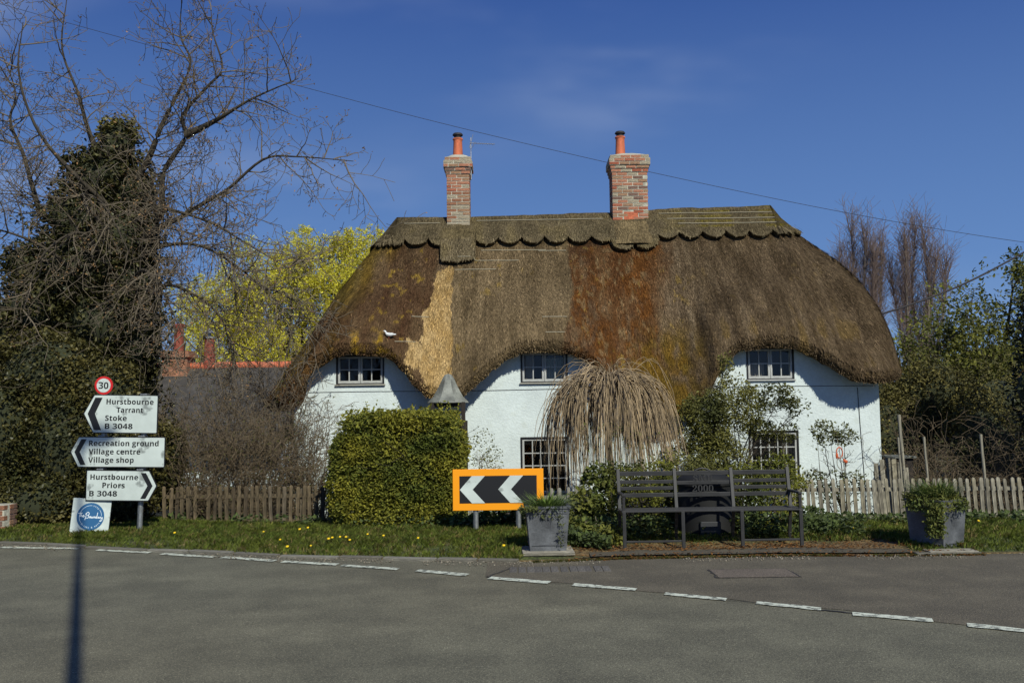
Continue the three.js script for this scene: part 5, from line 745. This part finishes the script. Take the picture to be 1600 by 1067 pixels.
{ // nettles and other weeds round the bench and along the fences
  const r = rng(731);
  scatter('verge_weeds', ivyGeo, M.leafSoft, scene, 15000, (o) => {
    let x, z, h; const k = r(); if (k < 0.42) { x = 0.7 + r() * 3.7; z = -12.35 - r() * 1.3; h = 0.03 + r() * 0.22; if (z > -12.5 && r() < 0.6) return false; } else if (k < 0.62) { x = -5.2 + r() * 6; z = edgeZ(x) - 2.4 - r() * 0.9; h = r() * 0.16; } else if (k < 0.86) { x = 3.9 + r() * 4.4; z = -13.4 - r() * 1.1; h = r() * 0.15; } else { x = 0.62 + r() * 0.5; z = -11.75 - r() * 0.9; h = r() * 0.16; }
    if (fbm(x * 2.3, z * 2.3, 17, 3) < 0.46) return false; o.p.set(x, groundY(x, z) + h, z); EU.set(-0.9 + (r() - 0.5) * 1.6, r() * 6.28, (r() - 0.5) * 1.2, 'YXZ'); o.q.setFromEuler(EU); const w = 0.03 + r() * 0.045; o.s.set(w, w, w); mixc(o, [0.055, 0.085, 0.018], [0.12, 0.16, 0.04], r(), 0.7 + r() * 0.6);
  });
}
{ // dandelions in the verge
  const r = rng(741), spots = [[-2.86, -12.25], [-2.7, -11.93], [-2.25, -12.14], [-2.22, -12.22], [-2.11, -12.13], [-1.99, -12.11], [-1.83, -12.49], [-2.42, -11.92], [-1.6, -12.24], [-1.16, -12.04], [-2.89, -13.5], [-2.8, -13.6], [-0.13, -11.53], [4.27, -12.67], [6.09, -13.2], [-2.05, -12.2], [-4.4, -13.0], [-3.3, -13.2]];
  const head = blob(new THREE.SphereGeometry(1, 10, 6).scale(0.02, 0.011, 0.02), 0.5, 90, 3);
  spots.forEach(([x, z], i) => { const s = thing('dandelion', x > 3 ? (x > 5 ? 'yellow dandelion in the grass right of the cornerwise planter' : 'yellow dandelion in the weeds right of the bench') : x > -0.5 ? 'lone yellow dandelion at the kerb beside the grey planter' : z < -13.3 ? (x < -2.85 ? 'left of the two yellow dandelions close to the brown fence' : 'right of the two yellow dandelions close to the brown fence') : 'yellow dandelion flower in the verge grass left of the chevron sign', 'flower', [x, groundY(x, z), z], 'dandelions in the verge'); const h = 0.06 + r() * 0.035; part('stem', rod([0, 0, 0], [0.005, h, 0.003], 0.003, 5), M.stem, s); const o = part('flower_head', head, M.petal, s); o.position.set(0.005, h + 0.004, 0.003); o.rotation.x = 0.4; o.scale.setScalar(0.7 + r() * 0.35); });
}
{ // orange loop hanging in the crooked tree
  const s = thing('hanging_ring', 'orange and pale ring hanging in the crooked tree by the wall', 'ornament', [5.36, 0.82, -16.45]); const org = std(lin(0.6, 0.11, 0.03), 0.6);
  part('upper_loop', new THREE.TorusGeometry(0.085, 0.011, 6, 20).scale(0.75, 1, 1).rotateY(0.4).translate(0, 0.09, 0), org, s); part('lower_loop', new THREE.TorusGeometry(0.09, 0.009, 6, 20).scale(0.8, 1.2, 1).rotateZ(0.25).translate(0.03, -0.09, 0), M.cream, s); part('tag', blob(new THREE.SphereGeometry(0.035, 10, 8).scale(1.4, 0.8, 0.5), 0.9, 30, 1).rotateZ(-0.5).translate(0.09, -0.05, 0.02), org, s); part('ribbon', blob(new THREE.SphereGeometry(0.03, 10, 8).scale(0.7, 1.6, 0.5), 0.9, 30, 6).translate(-0.05, 0.04, 0.02), org, s); part('cord', rod([0, 0.17, 0], [0.0, 0.42, -0.15], 0.004, 4), M.twig, s);
}

// ---- left: bare tree clad in ivy, evergreen hedge, bare shrubs
{
  const r = rng(751), s = thing('ivy_clad_tree', 'bare spreading tree with its trunk wrapped in a tall tower of ivy', 'tree', [-6.75, -0.2, -16.9]);
  const tr = new Tubes(), tw = new Tubes(), tips = [];
  const tp = curve([[-6.75, -0.3, -16.9], [-6.7, 1.5, -16.9], [-6.8, 3.5, -16.8], [-6.6, 5.2, -16.8], [-6.7, 6.3, -16.8]], 16); tr.path(tp, tp.map((_, i) => 0.26 - i * 0.011), 10);
  const limbs = [[[-6.5, 4.0, -16.8], [-5.91, 5.08, -16.6], [-5.83, 5.73, -16.5], [-5.43, 6.34, -16.4], [-5.49, 6.65, -16.4], [-5.03, 7.15, -16.3], [-4.77, 7.39, -16.2], [-4.93, 8.04, -16.2], [-4.96, 8.4, -16.2]], [[-5.43, 6.34, -16.4], [-5.03, 6.49, -16.3], [-4.7, 6.58, -16.1], [-4.22, 6.82, -16.0], [-3.43, 7.12, -15.9]], [[-6.6, 4.3, -16.8], [-5.98, 4.76, -16.5], [-5.54, 4.93, -16.4], [-5.18, 5.11, -16.3], [-4.69, 5.35, -16.2], [-3.98, 5.83, -16.0], [-3.43, 5.82, -15.9], [-2.52, 5.71, -15.8]], [[-7.0, 4.3, -16.9], [-7.91, 5.11, -16.6], [-8.03, 5.52, -16.5], [-8.2, 6.09, -16.5], [-8.38, 6.64, -16.4], [-8.3, 7.08, -16.4], [-8.51, 7.8, -16.3]], [[-6.7, 5.6, -16.8], [-7.02, 6.19, -16.6], [-7.13, 6.55, -16.5], [-7.29, 7.11, -16.5], [-7.53, 7.85, -16.4], [-7.42, 8.7, -16.3]], [[-6.5, 5.5, -16.8], [-6.1, 6.06, -16.6], [-5.89, 6.5, -16.5], [-5.68, 6.94, -16.5], [-5.36, 7.6, -16.4], [-5.53, 8.04, -16.4], [-5.48, 8.7, -16.3]], [[-6.6, 4.1, -16.8], [-5.86, 4.42, -16.3], [-5.12, 4.42, -16.0], [-4.47, 4.09, -15.8], [-3.83, 3.54, -15.7], [-3.19, 2.89, -15.6]], [[-6.6, 4.7, -16.8], [-5.98, 5.08, -16.4], [-5.01, 4.85, -16.2], [-4.26, 4.41, -16.0], [-3.6, 4.0, -15.9]], [[-6.8, 3.4, -16.8], [-7.4, 4.3, -15.9], [-8.0, 4.6, -15.6], [-8.8, 4.7, -15.5]], [[-6.7, 4.6, -16.7], [-6.9, 5.2, -15.8], [-6.4, 5.0, -15.4], [-5.9, 4.2, -15.2]], [[-6.7, 4.0, -16.7], [-6.9, 4.6, -15.8], [-7.3, 4.2, -15.4], [-7.5, 3.3, -15.2]], [[-6.5, 3.8, -16.7], [-5.9, 4.0, -15.9], [-5.5, 3.6, -15.6], [-5.1, 2.8, -15.5]], [[-6.6, 5.0, -16.7], [-7.6, 6.2, -15.9], [-7.9, 7.2, -15.7], [-7.8, 8.0, -15.6]], [[-6.5, 3.6, -16.8], [-5.6, 3.8, -16.3], [-4.8, 3.3, -16.2], [-4.5, 2.5, -16.1]]];
  limbs.forEach((l, k) => { const p = curve(l, l.length * 5), r0 = k < 6 ? 0.07 : 0.045; tr.path(p, p.map((_, i) => lerp(r0, 0.005, Math.pow(i / p.length, 0.7))), 7);
    for (let i = 5; i < p.length; i++) { const m = k < 6 ? 1.3 : 1.6; for (let q = 0; q < m; q++) { if (r() > (k < 6 ? 0.42 : (k >= 8 && k <= 10) || k === 12 ? 0.4 : 0.85)) continue; const d = p[Math.min(i + 1, p.length - 1)].clone().sub(p[i - 1]).normalize(), sd = rv(r).cross(d).normalize(), nd = d.multiplyScalar(0.45).addScaledVector(sd, 0.9); if (k >= 6) nd.y -= 0.15; grow(tw, r, p[i], nd, 0.5 + r() * 0.8, 0.013, 2, { kids: [0, 0.7, 0.95], wander: 0.26, ratio: 0.55, min: 0.0046, seg: [4, 4, 6], up: k < 6 ? [0.04, 0.04, 0.05] : [-0.02, -0.03, -0.02] }, tips); } } });
  partAt('trunk', tr.geo(), M.bark, s); stuffKind(partAt('twigs', tw.geo(), M.twigDark, s));
  scatter('withered_leaves', leafGeo, M.leafSoft, s, 4200, (o) => { const t = tips[Math.floor(r() * tips.length)]; o.p.copy(t).add(rv(r).multiplyScalar(0.05)); turnTo(o.q, r); const w = 0.025 + r() * 0.035; o.s.set(w, w, w); const q = 0.6 + r() * 0.8; o.c.setRGB(0.36 * q, 0.21 * q, 0.09 * q); });
  // the ivy, in overlapping shaggy lobes up the trunk
  const IV = [[-6.78, 6.35, 0.46, 0.55], [-7.0, 5.75, 0.78, 0.6], [-6.45, 5.45, 0.5, 0.6], [-7.35, 5.0, 0.85, 0.7], [-6.55, 4.7, 0.68, 0.75], [-7.3, 4.2, 1.05, 0.8], [-6.4, 3.8, 0.6, 0.8], [-7.9, 3.5, 0.95, 0.75], [-7.0, 3.2, 1.0, 0.8], [-6.35, 2.8, 0.55, 0.8], [-8.6, 3.0, 0.8, 0.8], [-7.4, 2.2, 1.2, 0.9], [-6.45, 1.8, 0.65, 0.9], [-8.3, 4.3, 0.5, 0.4]];
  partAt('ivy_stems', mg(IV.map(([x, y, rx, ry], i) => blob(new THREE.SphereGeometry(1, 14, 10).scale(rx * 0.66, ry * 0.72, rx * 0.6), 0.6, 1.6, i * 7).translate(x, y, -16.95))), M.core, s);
  const iw = IV.map((l) => l[2] * Math.sqrt(l[2] * l[3])), it = iw.reduce((a, b) => a + b, 0);
  scatter('ivy_leaves', ivyGeo, M.leafGloss, s, 58000, (o) => { let q = r() * it, i = 0; while (q > iw[i] && i < IV.length - 1) q -= iw[i++]; const [x, y, rx, ry] = IV[i], d = rv(r).normalize(); if (d.z < -0.4 && r() < 0.8) return false; const n = fbm(d.x * 2 + i * 5, d.y * 2, d.z * 2, 4), n2 = fbm(x + d.x * 5, y + d.y * 5, d.z * 5, 2), k = (0.35 + 1.15 * n + 0.35 * (n2 - 0.5)) * (1 - Math.pow(r(), 1.6) * 0.3) * (r() < 0.05 ? 1.12 : 1); o.p.set(x + d.x * rx * k, y + d.y * ry * k, -16.95 + d.z * rx * 0.95 * k); turnTo(o.q, r); const w = 0.04 + r() * 0.05; o.s.set(w, w, w); const t = clamp(n2 * 1.6 - 0.35 + (r() - 0.5) * 0.4); mixc(o, [0.036, 0.042, 0.014], o.p.y > 6.3 ? [0.2, 0.17, 0.035] : [0.12, 0.107, 0.034], t, 0.7 + r() * 0.6); });
  const prof = () => 1.0, px = () => -7.0;
  const hang = new Tubes(); for (let k = 0; k < 150; k++) { const y = 1.8 + r() * 4.6, a = 0.2 + r() * 2.7, R = prof(y) * 0.98, p0 = V(px(y) + Math.cos(a) * R, y, -16.9 + Math.sin(a) * R), d = V(Math.cos(a) * 0.5 + (r() - 0.5), (r() - 0.62) * 1.2, Math.sin(a) * 0.6); grow(hang, r, p0, d, 0.5 + r() * 0.9, 0.008, 1, { kids: [0, 0.9], wander: 0.24, ratio: 0.45, up: [-0.06, -0.07], min: 0.003 }, null); } stuffKind(partAt('hanging_twigs', hang.geo(), M.twigDark, s));
}
bush('ivy_hedge', 'tall dark ivy-covered hedge behind the direction sign', 'hedge', [-7.2, -0.2, -15.6], [[-6.0, 0.9, -15.5, 0.75, 0.95, 0.7], [-6.9, 1.2, -15.5, 0.9, 1.2, 0.8], [-7.9, 1.4, -15.5, 0.9, 1.4, 0.8], [-7.3, 2.3, -15.6, 0.9, 0.7, 0.7], [-6.4, 2.0, -15.6, 0.7, 0.6, 0.6], [-8.6, 2.3, -15.6, 0.9, 0.8, 0.7], [-7.0, 0.4, -14.9, 0.7, 0.45, 0.4], [-6.1, 0.35, -15.0, 0.6, 0.4, 0.35], [-5.55, 0.9, -15.7, 0.45, 0.8, 0.5]], 72000, { seed: 760, size: [0.035, 0.07], geo: ivyGeo, mat: M.leafGloss, c: [[0.036, 0.04, 0.012], [0.125, 0.105, 0.03]], core: 0.74, foot: 2.6, fill: 0.2, floor: -0.1 });
function bareShrub(label, x, z, n, h, spread, seed, mat = M.twigShrub) {
  const r = rng(seed), s = thing('bare_shrub', label, 'shrub', [x, -0.3, z], 'bare shrubs behind the brown fence'), tb = new Tubes(), tips = [];
  for (let k = 0; k < n; k++) grow(tb, r, V(x + (r() - 0.5) * 0.5, -0.3, z + (r() - 0.5) * 0.4), V((r() - 0.5) * spread, 1, (r() - 0.5) * spread * 0.7), h * (0.55 + r() * 0.5), 0.013, 2, { kids: [0, 0.9, 1.5], wander: 0.17, ratio: 0.45, min: 0.0035, seg: [4, 5, 7], up: [0.02, 0.03, 0.03] }, tips);
  stuffKind(partAt('stems', tb.geo(), mat, s));
  scatter('buds', leafGeo, M.leafSoft, s, 1500, (o) => { const t = tips[Math.floor(r() * tips.length)]; o.p.copy(t).add(rv(r).multiplyScalar(0.06)); turnTo(o.q, r); const w = 0.02 + r() * 0.025; o.s.set(w, w, w); o.c.setRGB(0.13, 0.125, 0.03); });
}
bareShrub('tangled bare shrub nearest the direction sign', -4.95, -15.9, 42, 2.2, 0.9, 771); bareShrub('tangled bare shrub at the middle of the brown fence', -4.2, -16.1, 44, 2.2, 0.9, 772); bareShrub('tangled bare shrub against the white wall beside the clipped bush', -3.35, -16.1, 36, 1.9, 0.8, 773);
{ // creeper on the low end of the thatch
  const r = rng(781), s = thing('bare_creeper', 'bare brown creeper climbing the low left corner of the thatch', 'creeper', [-4.1, -0.3, -17.2]), tb = new Tubes();
  for (let k = 0; k < 40; k++) grow(tb, r, V(-4.1 + (r() - 0.5) * 0.5, -0.3 + r() * 1.4, -17.2 + (r() - 0.5) * 0.2), V((r() - 0.4) * 0.7, 1, 0.05), 1.3 + r(), 0.012, 2, { kids: [0, 0.8, 1], wander: 0.2, ratio: 0.45, min: 0.0035 }, null); stuffKind(partAt('stems', tb.geo(), M.twigShrub, s));
}

// ---- behind: yellow willow, neighbour's house, poplars, trees on the right
{
  const r = rng(791), s = thing('yellow_willow', 'large yellow-green willow in new leaf behind the cottage on the left', 'tree', [-9, -0.45, -38]), tb = new Tubes(), tips = [];
  const heads = [[-11.2, 5.8, -38, 2.0], [-9.2, 7.0, -38, 2.2], [-7.2, 7.5, -38, 2.0], [-5.4, 7.6, -38, 1.7], [-8.2, 5.6, -37, 2.2], [-6.0, 6.0, -37, 2.0], [-10.6, 4.4, -37, 2.0], [-4.2, 7.0, -38, 1.6], [-8.0, 3.2, -36, 2.2], [-5.8, 3.6, -36, 1.9], [-10.5, 2.8, -36, 1.9]];
  heads.forEach(([x, y, z]) => { const p = curve([[-9 + (r() - 0.5), -0.5, -38], [-8.6, 2.4, -38], [(x - 8.6) / 2, y * 0.7, z], [x, y, z]], 14); tb.path(p, p.map((_, i) => 0.24 - i * 0.014), 6); for (let i = 5; i < 15; i++) grow(tb, r, p[i], rv(r).add(V(0, 0.5, 0)), 1.4, 0.04, 2, { kids: [0, 1, 1.2], wander: 0.2, ratio: 0.5, min: 0.01 }, tips); });
  partAt('trunk', tb.geo(), M.bark, s); const st = new Tubes(), sp = [];
  for (let k = 0; k < 2400; k++) { const h = heads[Math.floor(r() * heads.length)], d = rv(r).normalize().multiplyScalar(h[3] * Math.cbrt(r())), p0 = V(h[0] + d.x, h[1] + d.y * 0.75, h[2] + d.z * 0.7), L = 0.35 + r() * 1.1, sw = (r() - 0.5) * 1.1, pts = []; for (let i = 0; i <= 6; i++) { const t = i / 6; pts.push(V(p0.x + (r() - 0.5) * 0.05 + (d.x * 0.2 + sw) * t, p0.y + 0.35 * t - L * t * t, p0.z)); } st.path(pts, pts.map(() => 0.009), 3); sp.push(pts); }
  stuffKind(partAt('hanging_twigs', st.geo(), std(lin(0.42, 0.36, 0.07), 0.9), s));
  scatter('leaves', strandLeafGeo, M.leafSoft, s, 120000, (o) => { const p = sp[Math.floor(r() * sp.length)], t = r() * 5.99, i = Math.floor(t); o.p.copy(p[i]).lerp(p[i + 1], t - i).add(rv(r).multiplyScalar(0.09)); turnTo(o.q, r); const w = 0.07 + r() * 0.07; o.s.set(w * 2, w, w); mixc(o, [0.55, 0.52, 0.035], [0.85, 0.77, 0.08], r(), 0.75 + r() * 0.5); });
}
{
  const s = thing('neighbour_house', 'low grey-roofed house with red ridge tiles behind the bare shrubs', 'house', [-10, -0.45, -31]);
  const Y = 3.15, x0 = -14.5, x1 = -6.4, zr = -30.5;
  const sl = new THREE.BufferGeometry(); const roofG = mg([(() => { const g = new THREE.BoxGeometry(x1 - x0, 3.9, 0.1); g.rotateX(-0.87); g.translate((x0 + x1) / 2, Y - 1.28, zr + 1.48); return g; })(), (() => { const g = new THREE.BoxGeometry(x1 - x0, 3.9, 0.1); g.rotateX(0.87); g.translate((x0 + x1) / 2, Y - 1.28, zr - 1.48); return g; })()]);
  const roof = partAt('roof', metre(roofG), M.slate, s); partAt('wall', metre(box(x0 + 0.2, x1 - 0.2, -0.5, 0.75, zr - 2.4, zr + 2.4)), M.wall, s);
  const tg = new THREE.CylinderGeometry(0.13, 0.13, 0.43, 10); tg.rotateZ(Math.PI / 2); tg.rotateX(0); const r = rng(44);
  for (let k = 0; k < 18; k++) { const o = part('ridge_tile', tg, k % 3 ? M.terracotta : M.brick[0], roof); const w = worldOf(roof); o.position.set(x0 + 0.25 + k * 0.45 - w.x, Y + 0.0 + (r() - 0.5) * 0.02 - w.y, zr - w.z); o.rotation.x = -Math.PI / 2; }
  const stack = partAt('chimney', mg([box(-10.62, -9.85, 2.4, 3.42, zr - 0.35, zr + 0.4), box(-10.72, -9.77, 3.42, 3.52, zr - 0.42, zr + 0.47), box(-10.66, -9.81, 3.521, 3.62, zr - 0.4, zr + 0.44)]), M.brick[6], s);
  const pot = (x, y, h, r0) => new THREE.LatheGeometry([[r0 * 1.1, 0], [r0, 0.1], [r0 * 0.92, h - 0.12], [r0 * 1.15, h - 0.1], [r0 * 1.15, h], [r0 * 0.8, h]].map(([a, b]) => new THREE.Vector2(a, b)), 14).translate(x, y, zr); partAt('chimney_pot', pot(-10.24, 3.6, 0.86, 0.15), M.oldterra, stack);
  const st2 = partAt('chimney', mg([new THREE.CylinderGeometry(0.15, 0.19, 1.1, 12).translate(-9.3, 3.45, zr)]), M.oldterra, s); partAt('cowl', mg([new THREE.CylinderGeometry(0.2, 0.2, 0.05, 12).translate(-9.3, 4.03, zr), new THREE.ConeGeometry(0.17, 0.16, 12).translate(-9.3, 4.25, zr), new THREE.CylinderGeometry(0.05, 0.05, 0.15, 8).translate(-9.3, 4.12, zr)]), M.steel, st2);
}
function poplar(label, x, z, n, h, w, seed) {
  const r = rng(seed), s = thing('bare_poplar', label, 'tree', [x, -0.45, z], 'bare poplars behind the cottage'), tb = new Tubes(), tw = new Tubes();
  for (let k = 0; k < n; k++) { const fx = (k + 0.5) / n * 2 - 1, a = fx * w, top = h * (0.82 + r() * 0.2 - Math.abs(fx) * 0.16), p = curve([[x + (r() - 0.5) * 0.5, -0.5, z], [x + a * 0.4, top * 0.35, z + (r() - 0.5)], [x + a * 0.8, top * 0.7, z + (r() - 0.5) * 1.5], [x + a + (r() - 0.5) * 0.4, top, z + (r() - 0.5) * 1.5]], 22); tb.path(p, p.map((_, i) => 0.13 - i * 0.0052), 5); for (let i = 6; i < 23; i++) for (let q = 0; q < 7; q++) grow(tw, r, p[i], V((r() - 0.5) * 0.8, 1, (r() - 0.5) * 0.8), 0.9 + r() * 1.1, 0.016, 1, { kids: [0, 1.3], wander: 0.1, ratio: 0.5, min: 0.0065, seg: [3, 5], up: [0.12, 0.12] }, null); }
  partAt('trunk', tb.geo(), std(lin(0.20, 0.17, 0.13), 1), s); stuffKind(partAt('twigs', tw.geo(), M.twigRed, s));
}
poplar('left-hand bare poplar rising behind the right roof slope', 17.9, -50, 7, 10.9, 1.2, 801); poplar('right-hand bare poplar rising behind the right roof slope', 20.5, -50, 7, 11.3, 1.5, 802);
function tree(name, label, x, z, h, lobes, n, seed, c, opt = {}) {
  const r = rng(seed), s = thing(name, label, 'tree', [x, -0.45, z], opt.group), tb = new Tubes(), tips = [];
  lobes.forEach(([lx, ly, lz, R]) => { const p = curve([[x + (r() - 0.5) * 0.2, -0.5, z], [x + (lx - x) * 0.2, h * 0.3, z], [lerp(x, lx, 0.7), ly * 0.75, lerp(z, lz, 0.7)], [lx, ly, lz]], 12); tb.path(p, p.map((_, i) => (opt.rad ?? 0.12) * (1 - i * 0.072)), 6); for (let i = 4; i < 13; i++) grow(tb, r, p[i], rv(r).add(V(0, 0.5, 0)), R * 0.9, 0.025, 2, { kids: [0, 1, 1.2], wander: 0.22, ratio: 0.5, min: 0.007 }, tips); });
  partAt('trunk', tb.geo(), M.bark, s);
  if (opt.core) partAt('inner_foliage', mg(lobes.map(([lx, ly, lz, R], i) => blob(new THREE.SphereGeometry(R * opt.core, 14, 10), 0.5, 2 / R, i * 7).translate(lx, ly, lz))), M.core, s);
  scatter('crown', opt.geo ?? leafGeo, opt.mat ?? M.leafSoft, s, n, (o) => { if (tips.length && r() < (opt.tip ?? 0.5)) { o.p.copy(tips[Math.floor(r() * tips.length)]).add(rv(r).multiplyScalar(0.18)); } else { const [lx, ly, lz, R] = lobes[Math.floor(r() * lobes.length)], d = rv(r).normalize().multiplyScalar(R * Math.pow(r(), 0.4)); o.p.set(lx + d.x, ly + d.y, lz + d.z); if (fbm(o.p.x * 1.6, o.p.y * 1.6, o.p.z * 1.6, 3) < (opt.gap ?? 0.47)) return false; } turnTo(o.q, r); const w = (opt.size ?? 0.1) * (0.6 + r() * 0.8); o.s.set(w, w, w); const t = clamp(fbm(o.p.x, o.p.y, o.p.z, 3) * 1.8 - 0.4 + (r() - 0.5) * 0.4); mixc(o, c[0], c[1], t, 0.7 + r() * 0.6); });
}
const olive = [[0.10, 0.115, 0.018], [0.27, 0.26, 0.04]];
tree('young_leaf_tree', 'olive-green tree in young leaf right beside the roof corner', 11.2, -27, 4, [[10.4, 2.4, -27, 1.3], [11.6, 3.2, -27, 1.3], [12.6, 2.6, -27, 1.2], [10.0, 1.4, -26.5, 1.1]], 15000, 811, olive, { group: 'trees right of the cottage', size: 0.11 });
tree('young_leaf_tree', 'taller thin-leaved tree in front of the right sky, left of the dark conifer', 13.4, -28, 6, [[13.0, 4.2, -28, 1.3], [14.2, 4.9, -28, 1.2], [12.4, 3.0, -28, 1.2], [14.6, 3.4, -28, 1.3], [13.6, 2.0, -28, 1.4], [15.2, 5.4, -28, 0.9]], 15000, 812, olive, { group: 'trees right of the cottage', size: 0.11, gap: 0.5, tip: 0.65 });
tree('dark_conifer', 'very dark conifer at the right frame edge', 9.6, -17.2, 4, [[9.5, 0.9, -17.2, 0.85], [9.45, 1.9, -17.2, 0.9], [9.5, 2.8, -17.2, 0.8], [9.55, 3.6, -17.2, 0.65], [9.8, 4.2, -17.2, 0.5], [10.2, 2.2, -17.3, 0.9]], 20000, 813, [[0.012, 0.016, 0.007], [0.035, 0.04, 0.014]], { mat: M.leafGloss, core: 0.72, size: 0.08, gap: 0.3, tip: 0.2 });
const scrub = [[0.06, 0.06, 0.018], [0.19, 0.16, 0.04]];
bush('overgrown_shrub', 'overgrown dark shrub just beyond the right cottage wall', 'shrub', [7.9, -0.45, -20.5], [[7.7, 0.9, -20.5, 0.8, 1.3, 0.8], [8.5, 1.6, -21, 0.9, 1.2, 0.8], [7.6, 2.0, -21.3, 0.6, 0.8, 0.6]], 15000, { seed: 821, size: [0.05, 0.09], c: scrub, core: 0.6, foot: 1, fill: 0.3, group: 'scrub beyond the right fence' });
bush('overgrown_shrub', 'overgrown dark shrub behind the lone stake on the right', 'shrub', [9.3, -0.45, -20], [[9.3, 0.8, -19.8, 0.9, 1.2, 0.8], [9.9, 1.5, -20.4, 1.0, 1.1, 0.8], [8.9, 1.9, -21, 0.9, 0.9, 0.8]], 15000, { seed: 822, size: [0.05, 0.09], c: scrub, core: 0.6, foot: 1, fill: 0.3, group: 'scrub beyond the right fence' });
bush('overgrown_shrub', 'overgrown dark shrub around the green street name plate', 'shrub', [11.2, -0.45, -22.6], [[10.9, 0.8, -22.8, 1.1, 1.2, 0.8], [12.1, 1.2, -23, 1.1, 1.5, 0.8]], 11000, { seed: 823, size: [0.05, 0.09], c: scrub, core: 0.6, foot: 1.4, fill: 0.3, group: 'scrub beyond the right fence' });
{
  const r = rng(831), tb = new Tubes(), s = thing('bramble_thicket', 'thicket of bare brown brambles and dry stems behind the right picket fence', 'brambles', [8.2, -0.4, -17.6]);
  for (let k = 0; k < 150; k++) { const x = 6.9 + r() * 2.8; grow(tb, r, V(x, -0.45, -17 - r() * 1.8), V((r() - 0.5) * 1.3, 1, (r() - 0.5) * 0.6), 0.8 + r() * 1.2, 0.009, 2, { kids: [0, 0.7, 0.9], wander: 0.2, ratio: 0.45, min: 0.0035, up: [-0.05, -0.06, -0.09] }, null); }
  stuffKind(partAt('stems', tb.geo(), M.twigShrub, s));
  scatter('leaves', leafGeo, M.leafSoft, s, 5000, (o) => { o.p.set(6.8 + r() * 3.2, -0.4 + Math.pow(r(), 1.3) * 1.5, -17 - r() * 1.8); if (fbm(o.p.x * 2, o.p.y * 2, o.p.z * 2, 3) < 0.5) return false; turnTo(o.q, r); const w = 0.03 + r() * 0.04; o.s.set(w, w, w); mixc(o, [0.05, 0.06, 0.015], [0.15, 0.13, 0.04], r(), 0.8 + r() * 0.4); });
}
{
  const s = thing('brick_house', 'red brick gable with a grey roof glimpsed between the right-hand trees', 'house', [21, -0.45, -40]); const g = new THREE.Shape(); g.moveTo(-2.4, 0); g.lineTo(2.4, 0); g.lineTo(2.4, 1.8); g.lineTo(0, 4.4); g.lineTo(-2.4, 1.8); g.closePath(); const e = new THREE.ExtrudeGeometry(g, { depth: 6, bevelEnabled: false }); e.translate(0, 0, -6); part('wall', metre(e), M.brick[6], s);
  for (const d of [-1, 1]) { const b = new THREE.BoxGeometry(3.9, 0.12, 6.4); b.rotateZ(d * -0.82); b.translate(d * 1.33, 3.16, -3); part('roof', metre(b), M.slate, s); part('barge_board', (() => { const q = new THREE.BoxGeometry(3.9, 0.16, 0.06); q.rotateZ(d * -0.82); q.translate(d * 1.33, 3.1, 0.24); return q; })(), M.cream, s); }
}
{ // distant wood closing the view beyond the garden
  const r = rng(841); scatter('distant_wood', leafGeo, M.leafSoft, scene, 26000, (o) => { const x = -60 + r() * 120, top = 2.6 + 2.2 * fbm(x * 0.12, 3, 1, 3); o.p.set(x, -0.45 + Math.pow(r(), 0.7) * top, -64 - r() * 6); turnTo(o.q, r); const w = 0.5 + r() * 0.5; o.s.set(w, w, w); mixc(o, [0.05, 0.055, 0.02], [0.12, 0.11, 0.04], r(), 0.8 + r() * 0.4); }).userData.label = 'low distant wood along the horizon';
}
renderer.render(scene, camera);
